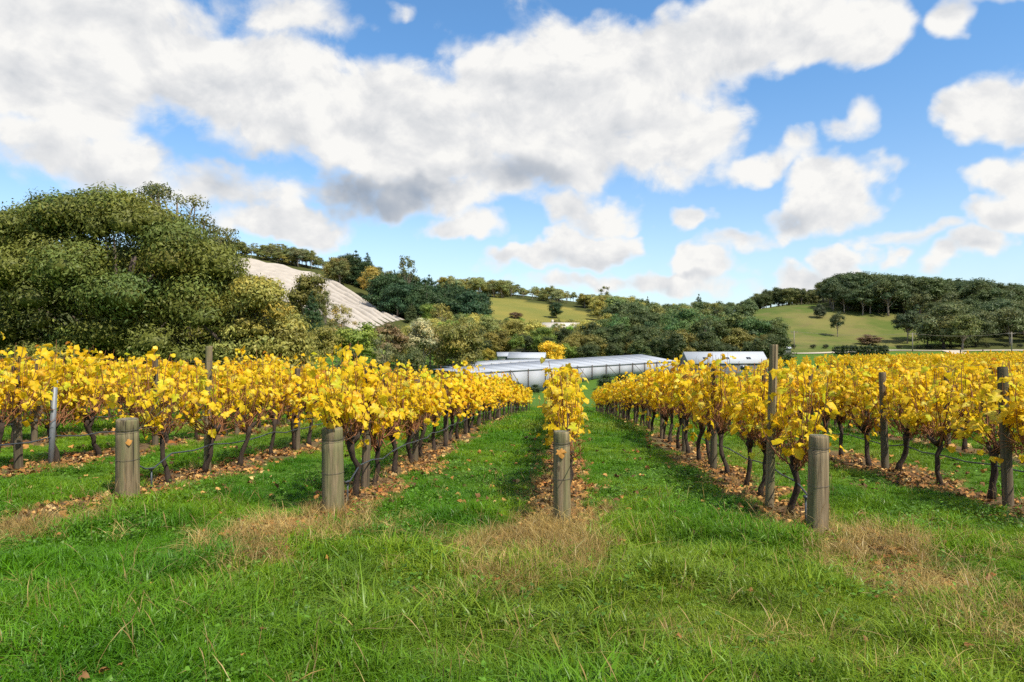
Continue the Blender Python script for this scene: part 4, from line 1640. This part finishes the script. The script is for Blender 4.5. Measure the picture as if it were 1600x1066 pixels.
# ------------------------------------------------------------------ scattered stuff through geometry nodes
def scatter(name, P, rot, scl, tint, idx, protos):
    me = bpy.data.meshes.new(name)
    n = len(P)
    me.vertices.add(n)
    me.vertices.foreach_set('co', np.asarray(P, np.float32).ravel())
    a = me.attributes.new('rot', 'FLOAT_VECTOR', 'POINT')
    a.data.foreach_set('vector', np.asarray(rot, np.float32).ravel())
    a = me.attributes.new('scl', 'FLOAT', 'POINT')
    a.data.foreach_set('value', np.asarray(scl, np.float32))
    a = me.attributes.new('idx', 'INT', 'POINT')
    a.data.foreach_set('value', np.asarray(idx, np.int32))
    a = me.attributes.new('tint', 'FLOAT_COLOR', 'POINT')
    c = np.ones((n, 4), np.float32)
    c[:, :3] = tint
    a.data.foreach_set('color', c.ravel())
    o = link(name, me)
    o['kind'] = 'stuff'
    pc = bpy.data.collections.new(name + '_source')
    for k, m_ in enumerate(protos):
        po = bpy.data.objects.new(f'{name}_tuft_{k:02d}', m_)
        pc.objects.link(po)
    ng = bpy.data.node_groups.new(name + '_scatter', 'GeometryNodeTree')
    ng.interface.new_socket('Geometry', in_out='INPUT', socket_type='NodeSocketGeometry')
    ng.interface.new_socket('Geometry', in_out='OUTPUT', socket_type='NodeSocketGeometry')
    N_ = ng.nodes
    gi, go = N_.new('NodeGroupInput'), N_.new('NodeGroupOutput')
    ci = N_.new('GeometryNodeCollectionInfo')
    ci.inputs['Collection'].default_value = pc
    ci.inputs['Separate Children'].default_value = True
    ci.inputs['Reset Children'].default_value = True
    ip = N_.new('GeometryNodeInstanceOnPoints')
    ip.inputs['Pick Instance'].default_value = True

    def na(nm, ty):
        x_ = N_.new('GeometryNodeInputNamedAttribute')
        x_.data_type = ty
        x_.inputs['Name'].default_value = nm
        return x_.outputs['Attribute']
    e2r = N_.new('FunctionNodeEulerToRotation')
    Lk = ng.links
    Lk.new(na('rot', 'FLOAT_VECTOR'), e2r.inputs[0])
    Lk.new(gi.outputs[0], ip.inputs['Points'])
    Lk.new(ci.outputs[0], ip.inputs['Instance'])
    Lk.new(na('idx', 'INT'), ip.inputs['Instance Index'])
    Lk.new(e2r.outputs[0], ip.inputs['Rotation'])
    Lk.new(na('scl', 'FLOAT'), ip.inputs['Scale'])
    Lk.new(ip.outputs[0], go.inputs[0])
    md = o.modifiers.new('scatter', 'NODES')
    md.node_group = ng
    return o


# the vines past the 300 that show largest, and the far block by the track
rest = vines[300:]
FAR = []
for s in range(6):
    hd, tr, canes, pos, nor, tip, siz = vine_data(800 + s, .42, 14)
    mt = trunk_of(hd, tr, s)
    m1 = mt.mesh('far_vine', M_VBARK)
    fm = foliage_of(pos, nor, tip, siz, 900 + s, False, 1.55)
    cm = canes_of(canes, 3).mesh('far_canes', M_CANE)
    # join the three into one mesh with three materials
    import bmesh
    bm = bmesh.new()
    for mi, mm_ in enumerate((m1, cm, fm)):
        n0 = len(bm.faces)
        bm.from_mesh(mm_)
        bm.faces.ensure_lookup_table()
        for f_ in bm.faces[n0:]:
            f_.material_index = mi
    mj = bpy.data.meshes.new('far_vine')
    bm.to_mesh(mj)
    bm.free()
    for m_ in (M_VBARK, M_CANE, M_VLEAF):
        mj.materials.append(m_)
    FAR.append(mj)
P_, R_, S_ = [], [], []
for D, k, n_, x, y, z in rest:
    P_.append((x, y, z))
    R_.append((0, 0, random.choice([0, pi])))
    S_.append(random.uniform(.86, .98))
n = len(P_)
scatter('distant_vines', P_, R_, S_, np.ones((n, 3)), RNG.integers(0, 6, n), FAR)
P_, R_, S_ = [], [], []
for kk in range(24):
    for m_ in range(34):
        x = 25 + kk * 2.5 + m_ * 2.0 * .317
        y = 92 + m_ * 2.0 * .948
        P_.append((x, y, g1(x, y)))
        R_.append((0, 0, -.32 + random.uniform(-.1, .1) + random.choice([0, pi])))
        S_.append(random.uniform(1.1, 1.35))
n = len(P_)
scatter('far_vineyard_block', P_, R_, S_, np.ones((n, 3)), RNG.integers(0, 6, n), FAR)


# ------------------------------------------------------------------ posts
def post_mesh(h, r, seed, sides=22, taper=.94):
    rg = np.random.default_rng(seed)
    zs = np.array([-.35, 0, h * .25, h * .5, h * .75, h - .155, h - .148, h - .135, h - .128, h - .025, h - .006, h])
    gv = .955 if r > .08 else 1.0
    rr_ = r * np.array([1.03, 1.03, 1.0, .99, .97, .965, .965 * gv, .965 * gv, .96, taper, taper * .97, taper * .90])
    ang = np.arange(sides) * 2 * pi / sides
    irr = 1 + .018 * np.sin(ang * 3 + rg.random() * 6) + .012 * np.sin(ang * 7 + rg.random() * 6)
    V = np.stack([np.stack([rr_[a] * irr * np.cos(ang), rr_[a] * irr * np.sin(ang), np.full(sides, zs[a])], 1) for a in range(len(zs))])
    mb = MB()
    nz = len(zs)
    i, j = np.meshgrid(np.arange(nz - 1), np.arange(sides), indexing='ij')
    Q = np.stack([i * sides + j, i * sides + (j + 1) % sides, (i + 1) * sides + (j + 1) % sides, (i + 1) * sides + j], -1).reshape(-1, 4)
    mb.add(V.reshape(-1, 3), Q)
    return mb


STR_LABEL = {-2: 'thick end post with an orange leaf at the second row left of the middle', -1: 'thick weathered end post of the first row left of the middle',
             0: 'short thick end post in the centre with a leaf stuck on it', 1: 'thick end post with dark top band at the first row right of the middle'}
STR_H = {-2: .93, -1: .955, 0: .955, 1: .955}
STR_R = {-2: .128, -1: .122, 0: .092, 1: .100}
for k in range(-3, 3):
    y = start_y(k)
    x = k * ROW
    z = g1(x, y)
    h = STR_H.get(k, .95)
    r = STR_R.get(k, .11)
    lb = STR_LABEL.get(k, f"thick wooden end post of {row_phrase(k)}")
    if k not in STR_LABEL:
        continue
    t = thing('end_post', lb, 'post', (x, y, z), random.random() * 6, 'end posts at the near end of the vine rows')
    t.rotation_euler = (random.gauss(0, .014), random.gauss(0, .014) + (.03 if k == 1 else 0), random.random() * .6)
    post_mesh(h, r, k + 20).build('shaft', M_POST, t, smooth=True)
    mb = MB()
    ang = np.arange(22) * 2 * pi / 22
    mb.add(np.stack([r * .90 * .94 * np.cos(ang), r * .90 * .94 * np.sin(ang), np.full(22, h + .002)], 1), ngons=[np.arange(22)])
    mb.build('top_face', M_POSTTOP, t)
    for wz, tw in ((h - .125, 1), (h - .15, 1), (.45, 1)):
        mb = MB()
        a = np.linspace(0, 2 * pi * tw, 24 * tw)
        mb.tube(np.stack([(r * 1.0 + .004) * np.cos(a), (r * 1.0 + .004) * np.sin(a), wz + .012 * a / (2 * pi) * .8], 1), .0018, 4)
        mb.build('wire_wrap', M_WIRE, t)
    # tie-back hardware towards the vines and a short drip stake
    t2 = thing('drip_stake', f"short black stake holding the drip hose in {row_phrase(k)}", 'stake', (x + .03, y + .42, g1(x, y + .42)), 0, 'drip stakes behind the end posts')
    mb = MB()
    mb.tube([(0, 0, -.1), (0, 0, .27)], .011, 6)
    mb.build('rod', M_POLY, t2)
    mb = MB()
    mb.tube([(0, -.03, .27), (0, .03, .27)], .02, 6)
    mb.build('clip', M_POLY, t2)
# a fallen leaf caught on two of the posts
for k, hz_, lb in ((0, .715, 'orange fallen leaf stuck on the centre end post'), (-2, .665, 'pale orange leaf stuck on the far left end post')):
    x, y = k * ROW, start_y(k)
    v = np.array([-x, -y])
    v /= np.linalg.norm(v)
    V, F = leaf_template(990 + k, True)
    V = V * .10
    me = np_mesh('leaf', V, [F], M_VLEAF, tint=np.tile(np.array([.72, .36, .08]), (len(V), 1)))
    o = link('fallen_leaf', me, None, (x + v[0] * (STR_R[k] + .012) + (-.015 if k == 0 else 0), y + v[1] * (STR_R[k] + .012), g1(x, y) + hz_ + .06))
    R = frame_from(np.array([[v[0], v[1], .25]]), np.array([[.2, 0, -1.0]]))[0]
    M4 = np.eye(4)
    M4[:3, :3] = R
    M4[:3, 3] = o.location
    o.matrix_basis = Matrix([list(map(float, r_)) for r_ in M4])
    tag(o, lb, 'leaf')

INTER = [post_mesh(1.58, .056, 60 + s, 14).mesh('shaft', M_POST2, True) for s in range(4)]
PALE = post_mesh(1.58, .052, 71, 14).mesh('shaft', M_POST, True)
npost = {}
for k in ROWS:
    y = start_y(k) + 1.30 + (.65 if k == -2 else 0)
    m_ = 0
    while y < end_y(k):
        x = k * ROW + random.gauss(0, .03) + (.0 if m_ else -.05)
        px, py, D = pix(x, y, 0)
        if -40 < px < 1640 and D < 40 and (k, m_) != (0, 0):
            z = g1(x, y)
            if k == -3 and m_ == 0:
                pass
            far = m_ > 5
            if m_ <= 5:
                lb = f"{ORD[m_]} trellis post from the near end of {row_phrase(k)}"
                gr = 'wooden trellis posts among the vines'
            else:
                lb = f"small far trellis post in {row_phrase(k)}"
                gr = f"far trellis posts in {row_phrase(k)}"
            t = thing('trellis_post', lb, 'post', (x, y, z), random.random() * 6, gr)
            lean = random.gauss(0, .015)
            if k == 2 and m_ == 0:
                lean = -.07
            t.rotation_euler = (random.gauss(0, .015), lean, random.random() * 6 if abs(lean) < .05 else 0)
            t.scale = (1, 1, {(2, 0): 1.0, (1, 0): 1.24, (-2, 0): 1.16, (-1, 0): 1.04, (1, 1): 1.06}.get((k, m_), random.uniform(.93, 1.03)))
            link('shaft', PALE if (k, m_) in ((-2, 0), (1, 0)) else INTER[(k + m_) % 4], t)
        y += 3.12
        m_ += 1
# the steel pipe in the third row left
x, y = -3 * ROW + .05, start_y(-3) + 1.75
t = thing('steel_post', 'grey galvanised steel pipe post among the third row left of the middle', 'post', (x, y, g1(x, y)))
t.rotation_euler = (0, .05, 0)
mb = MB()
mb.tube([(0, 0, -.3), (0, 0, 1.25)], .040, 12)
mb.build('pipe', M_STEEL, t, smooth=True)

# ------------------------------------------------------------------ wires and drip hoses
for k in range(-4, 5):
    ys = start_y(k)
    yy = np.arange(ys + .1, min(end_y(k), 46), 1.04)
    xx = np.full_like(yy, k * ROW)
    zz = G(xx, yy)
    for hgt, nm in ((.78, 'lower'), (1.20, 'middle'), (1.62, 'top')):
        hh_ = np.full_like(yy, hgt)
        hh_[0] = .80
        mb = MB()
        mb.tube(np.stack([xx + .07, yy, zz + hh_], 1), .0022, 4)
        tag(mb.build('trellis_wire', M_WIRE), f"{nm} trellis wire strung along {row_phrase(k)}", 'wire', 'trellis wires')
    hy = np.concatenate([[ys + STR_R.get(k, .1), ys + .25, ys + .42], np.arange(ys + .8, min(end_y(k), 46), .52)])
    hx = np.full_like(hy, k * ROW)
    hb = G(hx, hy) + .40 + .015 * np.sin(hy * 6.0)
    hb[0:3] = G(hx[0:3], hy[0:3]) + np.array([.36, .30, .28])
    hx = hx + .065 + .01 * np.sin(hy * 2.2)
    mb = MB()
    mb.tube(np.stack([hx, hy, hb], 1), .0095, 6)
    tag(mb.build('drip_hose', M_POLY, smooth=True), f"black drip hose hung low along {row_phrase(k)}", 'hose', 'drip hoses under the vines')

# ------------------------------------------------------------------ grass
def tuft(seed, n, spread_r, h0, h1, w0, bend, tint_a, tint_b, stems=False):
    r = np.random.default_rng(seed)
    base = r.normal(size=(n, 2)) * spread_r
    az = r.random(n) * 2 * pi
    H = r.uniform(h0, h1, n)
    B = np.abs(r.normal(size=n)) * bend + .15 * bend
    seg = 4
    t = np.linspace(0, 1, seg + 1)
    d = np.stack([np.cos(az), np.sin(az)], 1)
    side = np.stack([-d[:, 1], d[:, 0]], 1)
    tw = r.normal(size=n) * .8
    side = side * np.cos(tw)[:, None] + d * np.sin(tw)[:, None]
    c2 = base[:, None, :] + d[:, None, :] * (H * B)[:, None, None] * (t[None, :, None] ** 1.8)
    cz = H[:, None] * (t[None, :] - .45 * np.minimum(B, 1.4)[:, None] * t[None, :] ** 2.4)
    w = w0 * r.uniform(.6, 1.3, n)
    prof = np.array([.75, 1.0, .85, .5, .06]) if not stems else np.array([.5, .45, .4, 1.5, .2])
    Lf = np.concatenate([c2 - side[:, None, :] * (w[:, None] * prof[None, :])[:, :, None] / 2, cz[:, :, None]], 2)
    Rt = np.concatenate([c2 + side[:, None, :] * (w[:, None] * prof[None, :])[:, :, None] / 2, cz[:, :, None]], 2)
    V = np.stack([Lf, Rt], 2).reshape(n, -1, 3)
    m = V.shape[1]
    F = np.array([(2 * k, 2 * k + 1, 2 * k + 3, 2 * k + 2) for k in range(seg)])
    FF = spread_faces(F, n, m)
    mixv = r.random(n)[:, None] ** 1.5
    C = (np.array(tint_a)[None] * (1 - mixv) + np.array(tint_b)[None] * mixv) * r.uniform(.8, 1.2, (n, 1))
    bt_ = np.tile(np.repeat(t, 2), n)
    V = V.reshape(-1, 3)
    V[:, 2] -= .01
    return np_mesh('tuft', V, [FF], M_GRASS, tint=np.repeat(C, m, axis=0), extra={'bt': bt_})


GREEN = [tuft(s, 62, .060, .04, .15, .0088, 1.05, (1, 1, 1), (1.35, 1.12, .9)) for s in range(8)]
DRY = [tuft(40 + s, 30, .060, .08, .30, .0058, .75, (1, 1, 1), (1.2, 1.0, .75)) for s in range(5)]
STEM = [tuft(60 + s, 5, .07, .16, .36, .0034, .55, (1, 1, 1), (.8, .65, .5), True) for s in range(5)]
FARG = [tuft(80 + s, 60, .15, .05, .13, .016, .9, (1, 1, 1), (1.3, 1.1, .9)) for s in range(5)]


def wedge(n, r0, r1, half=46):
    a = np.radians(RNG.uniform(-half, half, n)) - YAW
    r_ = np.sqrt(RNG.uniform(r0 * r0, r1 * r1, n))
    return r_ * np.sin(a), r_ * np.cos(a)


def grass_tint(x, y):
    n1_ = vnoise(x, y, .55, 5)
    n2_ = vnoise(x, y, 1.7, 6)
    n3_ = vnoise(x, y, .23, 7)
    a = np.array([.074, .212, .006])
    b_ = np.array([.140, .270, .010])
    c_ = np.array([.040, .145, .006])
    d_ = np.array([.21, .25, .035])
    t = sstep(.3, .75, n1_)[:, None]
    col = a * (1 - t) + b_ * t
    t = (sstep(.55, .85, n2_) * .7)[:, None]
    col = col * (1 - t) + c_ * t
    t = (sstep(.62, .9, n3_) * .55)[:, None]
    col = col * (1 - t) + d_ * t
    return col * RNG.uniform(.82, 1.2, (len(x), 1))


def lay(name, n, r0, r1, protos, keep, tintf, smin, smax, hfun=None, half=46):
    x, y = wedge(n, r0, r1, half)
    m_ = keep(x, y)
    x, y = x[m_], y[m_]
    k = len(x)
    rot = np.stack([RNG.normal(size=k) * .16, RNG.normal(size=k) * .16, RNG.random(k) * 6.28], 1)
    s = RNG.uniform(smin, smax, k)
    if hfun is not None:
        s = s * hfun(x, y)
    return np.stack([x, y, G(x, y)], 1), rot, s, tintf(x, y), RNG.integers(0, len(protos), k)


def cat(*parts):
    return [np.concatenate([p[i_] for p in parts]) for i_ in range(5)]


def keep_green(x, y):
    s = strip(x, y)
    k = np.clip(np.round(x / ROW), ROWS[0], ROWS[-1])
    ahead = 1 - sstep(-.9, .3, y - (7.28 - .22 * k))
    return RNG.random(len(x)) > s * (1.04 - .08 * ahead)


def hgreen(x, y):
    head = 1 - sstep(7.0, 9.0, y)          # the headland grows longer than the mown alleys
    return (.52 + .28 * head) * (.40 + .60 * vnoise(x, y, .9, 8) + .75 * sstep(.3, .9, vnoise(x, y, 3.1, 18)))


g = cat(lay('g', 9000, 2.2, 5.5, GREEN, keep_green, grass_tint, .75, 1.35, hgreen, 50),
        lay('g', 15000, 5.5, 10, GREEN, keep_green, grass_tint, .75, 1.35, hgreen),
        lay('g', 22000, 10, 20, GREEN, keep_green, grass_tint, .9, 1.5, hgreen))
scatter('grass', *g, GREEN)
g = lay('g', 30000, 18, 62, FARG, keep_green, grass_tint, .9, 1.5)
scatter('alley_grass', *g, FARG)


def dry_tint(x, y):
    n_ = vnoise(x, y, 2.2, 9)[:, None]
    return (np.array([.30, .225, .080]) * (1 - n_) + np.array([.50, .41, .16]) * n_) * RNG.uniform(.75, 1.2, (len(x), 1))


def keep_dry(x, y):
    s = strip(x, y)
    k = np.clip(np.round(x / ROW), ROWS[0], ROWS[-1])
    ahead = 1 - sstep(-.9, .3, y - (7.28 - .22 * k))
    edge = (s > .05) & (s < .75)
    p = np.where(edge, .26, 0) + s * ((.30 + .55 * (k == 0)) * ahead + .07)
    p = p + .010 * (y < 12) + .06 * sstep(.68, .85, vnoise(x, y, .8, 12)) * (y < 9)
    return RNG.random(len(x)) < p


g = cat(lay('d', 12000, 2.6, 8.2, DRY, keep_dry, dry_tint, .40, .95), lay('d', 12000, 8.2, 22, DRY, keep_dry, dry_tint, .35, .75))
scatter('dry_grass', *g, DRY)


def keep_stem(x, y):
    s = strip(x, y)
    return RNG.random(len(x)) < (.10 + .35 * sstep(.5, .8, vnoise(x, y, .7, 10)) + .5 * s) * (y < 10)


g = lay('s', 1700, 2.6, 10, STEM, keep_stem, lambda x, y: np.array([.40, .30, .14]) * RNG.uniform(.6, 1.2, (len(x), 1)), .7, 1.2)
scatter('seed_stems', *g, STEM)

# small broad-leaved weeds among the grass
WEED = []
for s in range(5):
    r = np.random.default_rng(1300 + s)
    n = 16
    V, F = leaf_template(1310 + s, False)
    d = r.normal(size=(n, 2)) * .05
    P0 = np.stack([d[:, 0], d[:, 1], r.uniform(.02, .075, n)], 1)
    R = frame_from(np.stack([r.normal(size=n) * .4, r.normal(size=n) * .4, np.ones(n)], 1), np.stack([d[:, 0], d[:, 1], np.zeros(n)], 1) + 1e-3)
    VV = spread(V, R, r.uniform(.010, .024, n), P0)
    WEED.append(np_mesh('weed', VV, [spread_faces(F, n, len(V))], M_GRASS, tint=np.repeat(r.uniform(.7, 1.2, (n, 1)) * np.ones((1, 3)), len(V), axis=0), extra={'bt': np.full(len(VV), .2)}))
g = lay('w', 5200, 2.6, 12, WEED, lambda x, y: RNG.random(len(x)) < sstep(.45, .75, vnoise(x, y, 1.1, 21)) * (1 - strip(x, y)) + .05,
        lambda x, y: np.array([.105, .225, .020]) * RNG.uniform(.7, 1.3, (len(x), 1)), .8, 1.7)
scatter('ground_weeds', *g, WEED)

# fallen vine leaves, thick under the rows and strewn in the grass
LIT = []
for s in range(8):
    V, F = leaf_template(1200 + s, True)
    V = V - np.array([0, .4, 0])
    V[:, 2] = V[:, 2] * 1.3 + .10
    LIT.append(np_mesh('litter', V, [F], M_LITTER, tint=np.ones((len(V), 3))))


def lit_tint(x, y):
    pal = np.array([(.38, .185, .048), (.27, .130, .040), (.50, .28, .085), (.18, .092, .036), (.56, .38, .15), (.11, .060, .03), (.34, .12, .03)])
    return (1 - .0) * pal[RNG.choice(7, len(x), p=[.18, .2, .13, .20, .07, .17, .05])] * RNG.uniform(.75, 1.2, (len(x), 1))


def keep_lit(x, y):
    s = strip(x, y)
    k = np.clip(np.round(x / ROW), ROWS[0], ROWS[-1])
    front = sstep(-2.6, -1.6, y - (7.28 - .22 * k))
    clump = sstep(.35, .7, vnoise(x, y, 1.4, 14))
    return RNG.random(len(x)) < s * (.25 + .6 * front) * (.35 + .65 * clump) + .006 + .006 * (y > 8)


pp = lay('l', 60000, 3.0, 14, LIT, keep_lit, lit_tint, .035, .085)
p2 = lay('l', 40000, 14, 40, LIT, keep_lit, lit_tint, .08, .14)
g = cat(pp, p2)
g[0][:, 2] += .02
inn = strip(g[0][:, 0], g[0][:, 1]) < .2
g[0][inn, 2] += .05
g[2][:] *= np.where((g[0][:, 1] < 7.5) & inn, .72, 1.0)
g[1][:, :2] += RNG.normal(size=(len(g[1]), 2)) * .38
scatter('leaf_litter', *g, LIT)
